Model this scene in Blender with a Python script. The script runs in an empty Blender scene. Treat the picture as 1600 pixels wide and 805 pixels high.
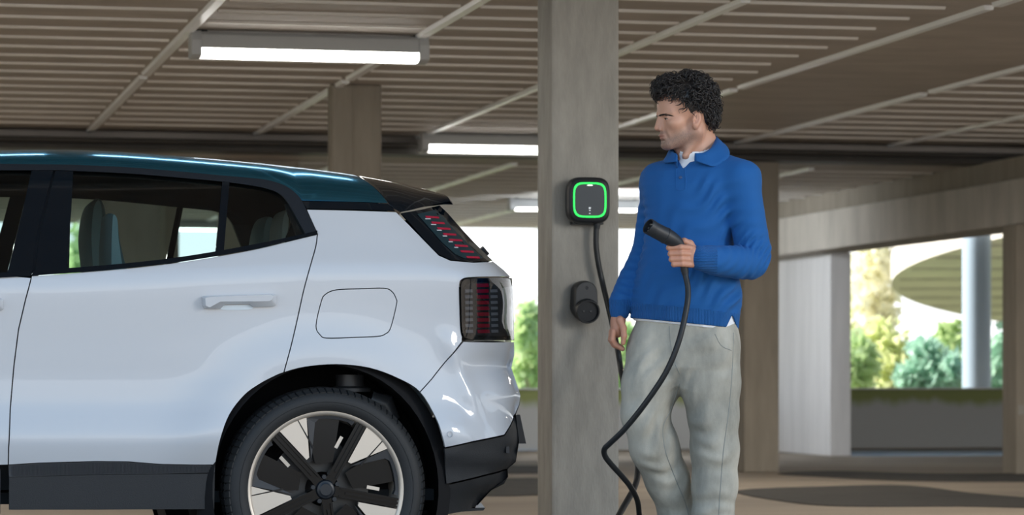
import bpy, bmesh, math, random
import numpy as np
from mathutils import Vector, Matrix
from mathutils.geometry import delaunay_2d_cdt

random.seed(7)
rng = np.random.default_rng(7)
SC = bpy.context.scene
COL = SC.collection
PI = math.pi

# ------------------------------------------------------------------ camera
FOC = 4600.0                      # focal length in pixels of the 1600 wide frame
HOR = 588.0                       # row of the horizon
CAMZ = 0.74
YAW = math.atan2(1034.0, FOC)
SN, CS = math.sin(YAW), math.cos(YAW)
cam_data = bpy.data.cameras.new('camera')
cam = bpy.data.objects.new('camera', cam_data)
COL.objects.link(cam)
cam.location = (0, 0, CAMZ)
cam.rotation_euler = (PI / 2, 0, -YAW)
cam_data.sensor_width = 36.0
cam_data.sensor_fit = 'HORIZONTAL'
cam_data.lens = 36.0 * FOC / 1600.0
cam_data.shift_y = (HOR - 402.5) / 1600.0
cam_data.clip_end = 400
cam_data.dof.use_dof = True
cam_data.dof.focus_distance = 10.3
cam_data.dof.aperture_fstop = 4.6
SC.camera = cam

# ------------------------------------------------------------------ sky, lights, exposure
SC.view_settings.view_transform = 'Standard'
SC.view_settings.look = 'None'
SC.view_settings.gamma = 1.0
SC.view_settings.exposure = 0.0
SC.view_settings.use_curve_mapping = False

world = bpy.data.worlds.new('sky')
SC.world = world
world.use_nodes = True
wn = world.node_tree
wn.nodes.clear()
w_out = wn.nodes.new('ShaderNodeOutputWorld')
w_bg = wn.nodes.new('ShaderNodeBackground')
w_tc = wn.nodes.new('ShaderNodeTexCoord')
w_sep = wn.nodes.new('ShaderNodeSeparateXYZ')
w_ramp = wn.nodes.new('ShaderNodeValToRGB')
w_ramp.color_ramp.elements[0].position = 0.0
w_ramp.color_ramp.elements[0].color = (1.0, 1.0, 1.0, 1)
w_ramp.color_ramp.elements[1].position = 0.85
w_ramp.color_ramp.elements[1].color = (0.07, 0.17, 0.34, 1)
e_ = w_ramp.color_ramp.elements.new(0.12)
e_.color = (0.80, 0.91, 1.0, 1)
e_ = w_ramp.color_ramp.elements.new(0.36)
e_.color = (0.30, 0.48, 0.70, 1)
w_bg.inputs['Strength'].default_value = 1.95
wn.links.new(w_tc.outputs['Generated'], w_sep.inputs[0])
wn.links.new(w_sep.outputs['Z'], w_ramp.inputs['Fac'])
wn.links.new(w_ramp.outputs['Color'], w_bg.inputs['Color'])
wn.links.new(w_bg.outputs[0], w_out.inputs['Surface'])


def area_light(name, loc, target, size, size_y, power, color):
    l = bpy.data.lights.new(name, 'AREA')
    l.shape = 'RECTANGLE'
    l.size, l.size_y = size, size_y
    l.energy = power
    l.color = color
    o = bpy.data.objects.new(name, l)
    COL.objects.link(o)
    o.location = loc
    o.rotation_euler = (Vector(target) - Vector(loc)).to_track_quat('-Z', 'Y').to_euler()
    return o


for lx in (-6, 0, 6, 12):
    for ly in (14.5, 19.0, 24.5):
        if lx > 5 and ly > 24: continue
        area_light('deck_fill_light', (lx, ly, 2.2 if ly < 21 else 2.1), (lx, ly, 0), 1.2, 0.3, 40, (1.0, 0.90, 0.77))  # added fill without fixtures, to lift the interior
sun_data = bpy.data.lights.new('sun', 'SUN')
sun_data.energy = 12.0
sun_data.color = (1.0, 0.93, 0.82)
sun_data.angle = 0.02
sun = bpy.data.objects.new('sun', sun_data)
COL.objects.link(sun)
sun.rotation_euler = Vector((0.74, -0.30, -0.60)).to_track_quat('-Z', 'Y').to_euler()

area_light('deck_fill_light', (6.38, 25.2, 2.15), (8.9, 27.4, 0.7), 0.5, 0.2, 45, (0.88, 0.94, 1.0))  # added fill hidden behind the near pillar, brightens the pale blade pillar
area_light('softbox_key', (8.5, 3.0, 3.2), (2.9, 10.4, 1.1), 2.2, 2.2, 300, (1.0, 0.93, 0.84))

# ------------------------------------------------------------------ helpers: photo pixels to real places


def ray(px, py):
    a = (px - 800.0) / FOC
    return (SN + CS * a, CS - SN * a, (HOR - py) / FOC)


def on_d(px, py, D):
    d = ray(px, py)
    return Vector((d[0] * D, d[1] * D, CAMZ + d[2] * D))


def on_y(px, py, Y):
    d = ray(px, py)
    t = Y / d[1]
    return Vector((d[0] * t, Y, CAMZ + d[2] * t))


def on_z(px, py, Z):
    d = ray(px, py)
    t = (Z - CAMZ) / d[2]
    return Vector((d[0] * t, d[1] * t, Z))


def to_px(x, y, z):
    D = x * SN + y * CS
    r = x * CS - y * SN
    return 800 + FOC * r / D, HOR - FOC * (z - CAMZ) / D


# ------------------------------------------------------------------ materials


def mat(name, color, rough=0.5, metal=0.0, noise=0.0, nscale=8.0, ncol=None, bump=0.0, bscale=60.0,
        coat=0.0, coat_rough=0.03, spec=0.5, stretch=(1, 1, 1), sheen=0.0, transmission=0.0, ior=1.45):
    m = bpy.data.materials.new(name)
    m.use_nodes = True
    nt = m.node_tree
    b = nt.nodes['Principled BSDF']
    c = tuple(color) + (1,)
    b.inputs['Base Color'].default_value = c
    b.inputs['Roughness'].default_value = rough
    b.inputs['Metallic'].default_value = metal
    b.inputs['Specular IOR Level'].default_value = spec
    b.inputs['Coat Weight'].default_value = coat
    b.inputs['Coat Roughness'].default_value = coat_rough
    b.inputs['Sheen Weight'].default_value = sheen
    b.inputs['IOR'].default_value = ior
    b.inputs['Transmission Weight'].default_value = transmission
    if noise or bump:
        tc = nt.nodes.new('ShaderNodeTexCoord')
        mp = nt.nodes.new('ShaderNodeMapping')
        mp.inputs['Scale'].default_value = stretch
        nt.links.new(tc.outputs['Object'], mp.inputs['Vector'])
    if noise:
        n = nt.nodes.new('ShaderNodeTexNoise')
        n.inputs['Scale'].default_value = nscale
        n.inputs['Detail'].default_value = 6
        n.inputs['Roughness'].default_value = 0.62
        nt.links.new(mp.outputs[0], n.inputs['Vector'])
        r = nt.nodes.new('ShaderNodeValToRGB')
        c2 = ncol if ncol else tuple(v * (1 - noise) for v in color)
        r.color_ramp.elements[0].position = 0.35
        r.color_ramp.elements[0].color = tuple(c2) + (1,)
        r.color_ramp.elements[1].position = 0.65
        r.color_ramp.elements[1].color = c
        nt.links.new(n.outputs['Fac'], r.inputs['Fac'])
        nt.links.new(r.outputs['Color'], b.inputs['Base Color'])
    if bump:
        n2 = nt.nodes.new('ShaderNodeTexNoise')
        n2.inputs['Scale'].default_value = bscale
        n2.inputs['Detail'].default_value = 4
        nt.links.new(mp.outputs[0], n2.inputs['Vector'])
        bp = nt.nodes.new('ShaderNodeBump')
        bp.inputs['Strength'].default_value = bump
        bp.inputs['Distance'].default_value = 0.01
        nt.links.new(n2.outputs['Fac'], bp.inputs['Height'])
        nt.links.new(bp.outputs['Normal'], b.inputs['Normal'])
    return m


def glow(name, color, strength):
    m = bpy.data.materials.new(name)
    m.use_nodes = True
    b = m.node_tree.nodes['Principled BSDF']
    b.inputs['Base Color'].default_value = tuple(color) + (1,)
    b.inputs['Emission Color'].default_value = tuple(color) + (1,)
    b.inputs['Emission Strength'].default_value = strength
    return m


def thin_glass(name, tint, refl=0.04, rough=0.0):
    """One sheet of tinted glass: clear-through colour plus a fresnel reflection."""
    m = bpy.data.materials.new(name)
    m.use_nodes = True
    nt = m.node_tree
    nt.nodes.clear()
    out = nt.nodes.new('ShaderNodeOutputMaterial')
    tr = nt.nodes.new('ShaderNodeBsdfTransparent')
    tr.inputs['Color'].default_value = tuple(tint) + (1,)
    gl = nt.nodes.new('ShaderNodeBsdfGlossy')
    gl.inputs['Roughness'].default_value = rough
    gl.inputs['Color'].default_value = (1, 1, 1, 1)
    fr = nt.nodes.new('ShaderNodeFresnel')
    fr.inputs['IOR'].default_value = 1.5
    mx = nt.nodes.new('ShaderNodeMixShader')
    nt.links.new(fr.outputs[0], mx.inputs[0])
    nt.links.new(tr.outputs[0], mx.inputs[1])
    nt.links.new(gl.outputs[0], mx.inputs[2])
    nt.links.new(mx.outputs[0], out.inputs['Surface'])
    return m


# ------------------------------------------------------------------ helpers: objects and meshes


def wloc(o):
    v = Vector((0, 0, 0))
    while o is not None:
        v += o.location
        o = o.parent
    return v


def empty(name, loc, label=None, cat=None, group=None, rotz=0.0):
    o = bpy.data.objects.new(name, None)
    o.empty_display_size = 0.1
    COL.objects.link(o)
    o.location = loc
    o.rotation_euler = (0, 0, rotz)
    tag(o, label, cat, group)
    return o


def tag(o, label=None, cat=None, group=None, kind=None):
    if label: o['label'] = label
    if cat: o['category'] = cat
    if group: o['group'] = group
    if kind: o['kind'] = kind
    return o


def link_mesh(name, me, parent=None, loc=None):
    o = bpy.data.objects.new(name, me)
    COL.objects.link(o)
    if parent is not None:
        o.parent = parent
    if loc is not None:
        o.location = loc
    return o


def to_mesh(name, verts, faces, m, smooth=False, angle=None):
    me = bpy.data.meshes.new(name)
    me.from_pydata([tuple(v) for v in verts], [], faces)
    if isinstance(m, (list, tuple)):
        for q in m: me.materials.append(q)
    else:
        me.materials.append(m)
    if smooth:
        me.shade_smooth()
        if angle is not None:
            me.set_sharp_from_angle(angle=math.radians(angle))
    return me


class MB:
    """Collects simple shapes in world coordinates and links them as ONE mesh object."""

    def __init__(self):
        self.v, self.f = [], []

    def add(self, verts, faces):
        o = len(self.v)
        self.v += [Vector(p) for p in verts]
        self.f += [tuple(i + o for i in f) for f in faces]
        return self

    def box(self, a, b):
        x0, x1 = sorted((a[0], b[0])); y0, y1 = sorted((a[1], b[1])); z0, z1 = sorted((a[2], b[2]))
        v = [(x0, y0, z0), (x1, y0, z0), (x1, y1, z0), (x0, y1, z0), (x0, y0, z1), (x1, y0, z1), (x1, y1, z1), (x0, y1, z1)]
        return self.add(v, [(0, 3, 2, 1), (4, 5, 6, 7), (0, 1, 5, 4), (1, 2, 6, 5), (2, 3, 7, 6), (3, 0, 4, 7)])

    def prism(self, pts, vec, cap=True):
        n = len(pts)
        vec = Vector(vec)
        v = [Vector(p) for p in pts] + [Vector(p) + vec for p in pts]
        f = [(i, (i + 1) % n, n + (i + 1) % n, n + i) for i in range(n)]
        if cap:
            f += [tuple(range(n - 1, -1, -1)), tuple(range(n, 2 * n))]
        return self.add(v, f)

    def tube(self, pts, rad, seg=10, cap=True):
        pts = [Vector(p) for p in pts]
        n = len(pts)
        rad = [rad] * n if not hasattr(rad, '__len__') else rad
        up = Vector((0, 0, 1))
        t0 = (pts[1] - pts[0]).normalized()
        if abs(t0.dot(up)) > 0.9: up = Vector((1, 0, 0))
        nrm = (up - t0 * up.dot(t0)).normalized()
        v = []
        for i, p in enumerate(pts):
            t = (pts[min(i + 1, n - 1)] - pts[max(i - 1, 0)])
            if t.length < 1e-9: t = t0
            t = t.normalized()
            nrm = (nrm - t * nrm.dot(t)).normalized()
            bn = t.cross(nrm)
            for k in range(seg):
                a = 2 * PI * k / seg
                v.append(p + (nrm * math.cos(a) + bn * math.sin(a)) * rad[i])
        f = []
        for i in range(n - 1):
            for k in range(seg):
                f.append((i * seg + k, i * seg + (k + 1) % seg, (i + 1) * seg + (k + 1) % seg, (i + 1) * seg + k))
        if cap:
            f.append(tuple(range(seg - 1, -1, -1)))
            f.append(tuple((n - 1) * seg + k for k in range(seg)))
        return self.add(v, f)

    def lathe(self, prof, origin, axis, seg=48, a0=0.0, a1=2 * PI, closed=False):
        """prof: (radius, distance along axis) pairs."""
        axis = Vector(axis).normalized()
        up = Vector((0, 0, 1)) if abs(axis.z) < 0.9 else Vector((1, 0, 0))
        e1 = (up - axis * up.dot(axis)).normalized()
        e2 = axis.cross(e1)
        full = abs(a1 - a0 - 2 * PI) < 1e-6
        ns = seg if full else seg + 1
        v = []
        for s in range(ns):
            a = a0 + (a1 - a0) * s / seg
            d = e1 * math.cos(a) + e2 * math.sin(a)
            for r, h in prof:
                v.append(Vector(origin) + d * r + axis * h)
        m = len(prof)
        f = []
        for s in range(seg):
            s2 = (s + 1) % ns
            for k in range(m if closed else m - 1):
                k2 = (k + 1) % m
                f.append((s * m + k, s2 * m + k, s2 * m + k2, s * m + k2))
        return self.add(v, f)

    def grid(self, rows, close_u=False):
        n, m = len(rows), len(rows[0])
        v = [p for r in rows for p in r]
        f = []
        for i in range(n - 1):
            for k in range(m if close_u else m - 1):
                k2 = (k + 1) % m
                f.append((i * m + k, i * m + k2, (i + 1) * m + k2, (i + 1) * m + k))
        return self.add(v, f)

    def build(self, name, m, parent=None, smooth=False, angle=40, local=False, kind=None, bevel=0.0, origin=None):
        off = Vector((0, 0, 0)) if local else wloc(parent)
        loc = None
        if parent is None and not local:
            loc = Vector(origin) if origin is not None else sum(self.v, Vector()) / len(self.v)
            off = loc
        me = to_mesh(name, [p - off for p in self.v], self.f, m)
        if bevel:
            bm = bmesh.new(); bm.from_mesh(me)
            bmesh.ops.remove_doubles(bm, verts=bm.verts, dist=1e-5)
            es = [e for e in bm.edges if len(e.link_faces) == 2 and e.calc_face_angle(0) > 0.5]
            bmesh.ops.bevel(bm, geom=es, offset=bevel, segments=2, affect='EDGES', profile=0.6, clamp_overlap=True)
            bm.normal_update(); bm.to_mesh(me); bm.free()
        if smooth:
            me.shade_smooth()
            if angle is not None: me.set_sharp_from_angle(angle=math.radians(angle))
        o = link_mesh(name, me, parent, loc)
        if kind: o['kind'] = kind
        return o


def cr(pts, n=6, closed=False):
    """Catmull-Rom curve through the points."""
    P = [np.array(p, float) for p in pts]
    out = []
    m = len(P)
    rngi = range(m) if closed else range(m - 1)
    for i in rngi:
        p1, p2 = P[i], P[(i + 1) % m]
        p0 = P[i - 1] if (i > 0 or closed) else 2 * p1 - p2
        p3 = P[(i + 2) % m] if (i + 2 < m or closed) else 2 * p2 - p1
        for k in range(n):
            t = k / n
            out.append(tuple(0.5 * ((2 * p1) + (-p0 + p2) * t + (2 * p0 - 5 * p1 + 4 * p2 - p3) * t * t + (-p0 + 3 * p1 - 3 * p2 + p3) * t ** 3)))
    if not closed: out.append(tuple(P[-1]))
    return out


def squircle(cx, cy, hw, hh, n=48, p=4.0):
    out = []
    for k in range(n):
        a = 2 * PI * k / n
        c, s = math.cos(a), math.sin(a)
        out.append((cx + hw * math.copysign(abs(c) ** (2 / p), c), cy + hh * math.copysign(abs(s) ** (2 / p), s)))
    return out


def round_rect(x0, y0, x1, y1, r, n=5):
    out = []
    for (cx, cy, a0) in ((x1 - r, y1 - r, 0), (x0 + r, y1 - r, 90), (x0 + r, y0 + r, 180), (x1 - r, y0 + r, 270)):
        for k in range(n + 1):
            a = math.radians(a0 + 90 * k / n)
            out.append((cx + r * math.cos(a), cy + r * math.sin(a)))
    return out

# ================================================================== the setting: a parking deck
M = {}
M['concrete'] = mat('pillar_concrete', (0.36, 0.345, 0.31), 0.85, noise=0.22, nscale=5, stretch=(3, 3, 0.8), bump=0.25, bscale=45)
M['concrete_brown'] = mat('brown_concrete', (0.30, 0.265, 0.215), 0.85, noise=0.2, nscale=3, stretch=(3, 3, 0.5), bump=0.2, bscale=30)
M['concrete_beam'] = mat('beam_concrete', (0.52, 0.485, 0.43), 0.85, noise=0.25, nscale=2.2, stretch=(2, 2, 0.4), bump=0.2, bscale=30)
M['concrete_pale'] = mat('pale_concrete', (0.78, 0.78, 0.79), 0.8, noise=0.15, nscale=2, stretch=(3, 3, 0.3))
M['ceiling'] = mat('ceiling_sheet', (0.50, 0.45, 0.40), 0.62, noise=0.2, nscale=1.6, stretch=(1, 2.5, 1), bump=0.1, bscale=14)
M['rib'] = mat('ceiling_rib_paint', (0.84, 0.81, 0.76), 0.16, spec=1.0)
M['joint'] = mat('joint_profile', (0.93, 0.94, 0.94), 0.3)
M['dark_steel'] = mat('dark_beam_paint', (0.055, 0.05, 0.043), 0.55, noise=0.2, nscale=3)
M['mossy'] = bpy.data.materials.new('mossy_parapet')
M['floor'] = mat('deck_floor', (0.34, 0.29, 0.235), 0.75, noise=0.4, nscale=0.5, stretch=(0.35, 1.3, 1), bump=0.15, bscale=30)
M['asphalt_shade'] = mat('shaded_asphalt', (0.045, 0.042, 0.039), 0.85, noise=0.3, nscale=4, bump=0.3, bscale=80)
M['paint_sun_blue'] = mat('blue_paint_and_sun', (0.36, 0.50, 0.68), 0.6, noise=0.15, nscale=2)
M['lamp_housing'] = mat('lamp_housing', (0.42, 0.43, 0.43), 0.4)
M['lamp_glow'] = glow('lamp_diffuser', (1.0, 0.98, 0.92), 9.0)


def mossy_material(m):
    m.use_nodes = True
    nt = m.node_tree
    b = nt.nodes['Principled BSDF']
    b.inputs['Roughness'].default_value = 0.9
    tc = nt.nodes.new('ShaderNodeTexCoord')
    sep = nt.nodes.new('ShaderNodeSeparateXYZ')
    nt.links.new(tc.outputs['Object'], sep.inputs[0])
    mp = nt.nodes.new('ShaderNodeMapping'); mp.inputs['Scale'].default_value = (1.4, 1.4, 0.35)
    nt.links.new(tc.outputs['Object'], mp.inputs['Vector'])
    n = nt.nodes.new('ShaderNodeTexNoise'); n.inputs['Scale'].default_value = 2.2; n.inputs['Detail'].default_value = 5
    nt.links.new(mp.outputs[0], n.inputs['Vector'])
    mr = nt.nodes.new('ShaderNodeMath'); mr.operation = 'MULTIPLY_ADD'       # moss grows down from the top edge
    nt.links.new(sep.outputs['Z'], mr.inputs[0]); mr.inputs[1].default_value = 3.2; mr.inputs[2].default_value = -0.42
    ad = nt.nodes.new('ShaderNodeMath'); ad.operation = 'ADD'
    nt.links.new(mr.outputs[0], ad.inputs[0]); nt.links.new(n.outputs['Fac'], ad.inputs[1])
    r = nt.nodes.new('ShaderNodeValToRGB')
    r.color_ramp.elements[0].position = 0.45; r.color_ramp.elements[0].color = (0.44, 0.44, 0.43, 1)
    r.color_ramp.elements[1].position = 0.75; r.color_ramp.elements[1].color = (0.24, 0.27, 0.10, 1)
    nt.links.new(ad.outputs[0], r.inputs['Fac'])
    nt.links.new(r.outputs['Color'], b.inputs['Base Color'])


mossy_material(M['mossy'])

CEIL, CEIL2 = 2.55, 2.40
Y_BEAM = 21.9
Y_EDGE = 32.2


def struct(o):
    o['kind'] = 'structure'
    return o


# floor slab; dark bands carry the shade between sun patches in their colour
fl = struct(MB().box((-26, -22, -0.25), (30, 33.0, 0)).build('floor', M['floor']))


def patch(pts_px, m, name='shaded_asphalt_band', h=0.006):
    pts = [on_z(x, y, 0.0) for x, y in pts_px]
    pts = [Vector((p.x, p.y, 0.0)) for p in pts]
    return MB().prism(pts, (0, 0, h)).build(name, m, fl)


patch(cr([(1150, 768), (1300, 761), (1420, 760), (1520, 772), (1640, 783), (1640, 794), (1500, 792), (1320, 792), (1230, 785)], 4, True), M['asphalt_shade'])
patch(cr([(1215, 741), (1300, 737), (1450, 741), (1640, 742), (1640, 752), (1500, 753), (1380, 751), (1290, 746)], 4, True), M['asphalt_shade'])
patch([(560, 752), (830, 748), (900, 750), (905, 772), (800, 776), (560, 776)], M['asphalt_shade'])
patch([(560, 730), (900, 728), (900, 740), (560, 742)], M['asphalt_shade'])
patch([(540, 698), (845, 696), (845, 704), (540, 706)], M['paint_sun_blue'], 'paint_and_sun_strip')
patch([(1330, 705.5), (1600, 704.5), (1600, 712), (1330, 713)], M['paint_sun_blue'], 'paint_and_sun_strip')  # sunlit wet floor by the parapet, its brightness put into the colour

# ceiling: two bays, the far one lower, ribbed sheet between white joint profiles
ce = struct(MB().box((-24, 9.0, CEIL), (30, Y_BEAM, CEIL + 0.30)).build('ceiling', M['ceiling']))
ce2 = struct(MB().box((-24, Y_BEAM, CEIL2), (30, Y_EDGE, CEIL + 0.30)).build('ceiling', M['ceiling']))
joints = [-2.03, -0.78, 0.47, 1.72, 2.95, 4.18, 5.42, 6.68, 7.93, 9.18, 10.4]
joints2 = [-0.2, 1.1, 2.4, 3.7, 5.03, 6.42, 7.45, 8.65, 9.9, 11.1]


def rib_mesh(length, w=0.030, h=0.015):
    n = 7
    prof = [(w / 2 * math.cos(PI * k / (n - 1)), -h * math.sin(PI * k / (n - 1))) for k in range(n)]
    v = [(-length / 2, a, b) for a, b in prof] + [(length / 2, a, b) for a, b in prof]
    f = [(k, k + 1, n + k + 1, n + k) for k in range(n - 1)] + [tuple(range(n - 1, -1, -1)), tuple(range(n, 2 * n))]
    me = to_mesh('ceiling_rib', v, f, M['rib'], True, 60)
    return me


rib_cache = {}


def put_rib(x0, x1, y, z, parent):
    L = round(x1 - x0, 3)
    if L not in rib_cache: rib_cache[L] = rib_mesh(L)
    o = link_mesh('ceiling_rib', rib_cache[L], parent)
    o.location = Vector(((x0 + x1) / 2, y, z)) - wloc(parent)


ys = [9.6 + 0.445 * i for i in range(27)]
for i in range(len(joints) - 1):
    for k, y in enumerate(ys):
        x0, x1 = joints[i] + 0.05, joints[i + 1] - 0.05
        if i == 6 and k < 25: continue
        if i == 5 and k < 22: x1 = x1 - 0.12 - 0.02 * (k % 4)
        put_rib(x0, x1, y, CEIL, ce)
for i in range(len(joints2) - 1):
    for k in range(20):
        put_rib(joints2[i] + 0.05, joints2[i + 1] - 0.05, Y_BEAM + 0.75 + 0.47 * k, CEIL2, ce2)


def joint(x, y0, y1, z, parent):
    MB().prism([(x - 0.028, y0, z), (x + 0.028, y0, z), (x + 0.022, y0, z - 0.022), (x - 0.022, y0, z - 0.022)], (0, y1 - y0, 0)).build('joint_profile', M['joint'], parent)


for i, x in enumerate(joints):
    joint(x, 9.4, 13.4, CEIL, ce)
    joint(x, 13.5, 17.6 if i != 8 else 16.4, CEIL, ce)
    joint(x, 17.75, Y_BEAM - 0.1, CEIL, ce)
for i, x in enumerate(joints2):
    joint(x, Y_BEAM + 0.4, 26.4, CEIL2, ce2)
    joint(x, 26.6, Y_EDGE - 0.3, CEIL2, ce2)

# the dark carrying beam at the step, with its flange
bm_ = empty('dark_beam', (3, Y_BEAM, CEIL2), 'long dark steel beam running under the ceiling behind the car and man', 'beam')
MB().box((-24, Y_BEAM - 0.24, 2.425), (30, Y_BEAM - 0.02, 2.485)).build('beam_web', M['dark_steel'], bm_)
MB().box((-24, Y_BEAM - 0.30, 2.395), (30, Y_BEAM - 0.02, 2.425)).build('beam_flange', M['dark_steel'], bm_)
MB().tube([(-24, Y_BEAM - 0.29, 2.462), (30, Y_BEAM - 0.29, 2.462)], 0.02, 10).build('service_pipe', M['dark_steel'], bm_, smooth=True)


def pillar(name, x0, x1, y0, y1, z0, z1, m, label, bev=0.012, cat='pillar'):
    o = MB().box((x0, y0, z0), (x1, y1, z1)).build(name, m, bevel=bev, origin=((x0 + x1) / 2, (y0 + y1) / 2, z0))
    return tag(o, label, cat)


# near pillar that carries the charger
PY = 12.13
pl = on_y(862, 600, PY).x
pr = on_y(967.5, 600, PY).x
near_pillar = pillar('concrete_pillar', pl, pr, PY, PY + 0.27, 0, CEIL, M['concrete'], 'nearest square concrete pillar, carrying the charger with the green ring')

# column behind the car roof
yb = 18.0
c0, c1 = on_y(519, 200, yb).x, on_y(596.5, 200, yb).x
rc = pillar('concrete_pillar', c0, c1, yb, yb + 0.18, 0, CEIL, M['concrete_brown'], 'brown concrete pillar rising behind the rear of the car roof')
MB().box((c0 + (c1 - c0) * 0.42, yb - 0.004, 0.0), (c0 + (c1 - c0) * 0.44, yb + 0.01, CEIL - 0.01)).build('formwork_seam', M['concrete_brown'], rc)

# brown pillar behind the man
yb = Y_BEAM - 0.22
pillar('concrete_pillar', on_y(1163, 600, yb).x, on_y(1217.5, 600, yb).x, yb, yb + 0.21, 0, 2.392, M['concrete_brown'], 'dark brown concrete pillar right behind the man')

# pale wall-like pillar with a dark end face
yb = on_z(1313, 713, 0).y
pillar('wall_pillar', on_y(1297, 600, yb).x, on_y(1330, 600, yb).x, yb, yb + 2.3, 0, 1.885, M['concrete_pale'], 'pale blade-shaped concrete pillar, lit on its left side, beside the parapet')

# right edge pillar
yb = on_z(1585, 742, 0).y
pillar('concrete_pillar', on_y(1588, 600, yb).x, on_y(1650, 600, yb).x, yb, yb + 0.28, 0, 1.885, M['concrete_brown'], 'brown concrete pillar cut by the right edge of the photo')
MB().box(tuple(on_y(1591, 648, yb - 0.004)), tuple(on_y(1599, 633, yb + 0.01))).build('sign_plate', M['concrete'], bpy.data.objects['concrete_pillar.003'])

# pillars seen through the car windows, along the far edge
for (xa, xb, D, m, lab) in ((150, 252, 27.5, 'concrete_beam', 'beige blade-shaped pillar seen through the rear door window'),
                            (258, 280, 26.0, 'concrete_brown', 'thin dark pillar seen through the rear door window'),
                            (355, 400, 27.0, 'concrete_beam', 'beige pillar seen through the small rear quarter window')):
    a = on_d(xa, 600, D); b_ = on_y(xb, 600, a.y)
    pillar('concrete_pillar', a.x, b_.x, a.y, a.y + 0.5, 0, CEIL2, M[m], lab)
a = on_d(350, 240, 22.5); b_ = on_y(468, 240, a.y)
pillar('concrete_pillar', a.x, b_.x, a.y, a.y + 0.4, 0, CEIL2, M['concrete_brown'], 'wide brown pillar whose top shows just over the car roof')

# oblique edge beam at the right
A, B = on_d(1640, 588, 21.6), on_d(1150, 588, 29.2)
dirn = (B - A).normalized(); nrm = Vector((-dirn.y, dirn.x, 0))
if nrm.y < 0: nrm = -nrm
pts = [A + nrm * 0.0, B, B + nrm * 0.45, A + nrm * 0.45]
eb = MB().prism([(p.x, p.y, 1.885) for p in pts], (0, 0, 0.345)).build('edge_beam', M['concrete_beam'], bevel=0.01)
tag(eb, 'long pale concrete edge beam sloping across the upper right', 'beam')
bw = MB().prism([(p.x, p.y, 2.23) for p in [A + nrm * 0.03, B + nrm * 0.03, B + nrm * 0.1, A + nrm * 0.1]], (0, 0, 0.17)).build('wall_right', M['concrete_brown'])
struct(bw)

# parapets along the far edge
yp = 28.6
p0 = MB().box((-24, yp, 0), (on_y(1300, 600, yp).x, yp + 0.2, 0.605)).build('parapet', M['mossy'], bevel=0.01)
tag(p0, 'low mossy concrete parapet behind the rear of the car', 'parapet')
p1 = MB().box((on_y(1300, 600, yp).x + 0.02, yp, 0), (30, yp + 0.2, 0.605)).build('parapet', M['mossy'], bevel=0.01)
tag(p1, 'low mossy concrete parapet at the right between two pillars', 'parapet')
MB().box((on_y(1300, 600, yp).x + 0.02, yp - 0.03, 0.606), (30, yp + 0.23, 0.62)).build('coping', M['concrete_pale'], p1)
MB().box((-24, yp - 0.03, 0.606), (on_y(1300, 600, yp).x, yp + 0.23, 0.62)).build('coping', M['concrete_pale'], p0)


# fluorescent battens
def batten(x0, x1, y, z, label, h=0.145):
    """Weatherproof lamp under the ceiling, from x0 to x1; z is the underside of the ceiling."""
    r = empty('fluorescent_lamp', ((x0 + x1) / 2, y, z - h), label, 'lamp')
    w = 0.075
    prof = [(-w, z - 0.100), (-w * 0.8, z - 0.03), (-w * 0.55, z - 0.012), (w * 0.55, z - 0.012), (w * 0.8, z - 0.03), (w, z - 0.100)]
    MB().prism([(x0 + 0.055, y + a, b) for a, b in prof], (x1 - x0 - 0.11, 0, 0)).build('housing', M['lamp_housing'], r)
    prof = [(-w * 0.93, z - 0.1005), (w * 0.93, z - 0.1005), (w * 0.85, z - h + 0.012), (w * 0.5, z - h), (-w * 0.5, z - h), (-w * 0.85, z - h + 0.012)]
    MB().prism([(x0 + 0.056, y + a, b) for a, b in prof], (x1 - x0 - 0.112, 0, 0)).build('diffuser', M['lamp_glow'], r)
    for a in (x0, x1 - 0.055):
        prof = [(-w * 1.06, z - h + 0.01), (-w * 1.06, z - 0.06), (-w * 0.7, z - 0.008), (w * 0.7, z - 0.008), (w * 1.06, z - 0.06), (w * 1.06, z - h + 0.01), (w * 0.6, z - h - 0.004), (-w * 0.6, z - h - 0.004)]
        MB().prism([(a, y + p, q) for p, q in prof], (0.055, 0, 0)).build('end_cap', M['lamp_housing'], r, bevel=0.006)
    for a in (x0 + 0.06, x1 - 0.07):
        MB().box((a, y - 0.02, z - 0.012), (a + 0.03, y + 0.02, z)).build('mounting_clip', M['dark_steel'], r)
    return r


y1 = on_z(283, 46, CEIL).y
batten(1.73, 2.99, y1, CEIL, 'nearest lit fluorescent lamp, above the car roof', 0.146)
y2 = on_z(672, 210, CEIL).y
xx = on_y(672, 210, y2 - 0.6).x
batten(xx, xx + 1.27, 21.4, CEIL, 'lit fluorescent lamp partly hidden by the charger pillar', 0.15)
p = on_d(1001, 318, 27.6)
batten(p.x - 1.27, p.x, p.y, CEIL2, 'far lit fluorescent lamp between the charger pillar and the man', 0.12)
p = on_d(195, 358, 31.0)
batten(p.x, p.x + 1.27, p.y, CEIL2, 'far lit fluorescent lamp seen through the rear door window', 0.12)

# added out-of-view lamps over the car, lighting it and streaking its roof
for k, bx in enumerate((0.95, -0.45, -1.85, -3.25)):
    batten(bx, bx + 1.28, 12.2, CEIL, 'added out-of-view fluorescent lamp over the car, %s from the tail' % ('first', 'second', 'third', 'fourth')[k], 0.146)['group'] = 'added lamps over the car'

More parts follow.
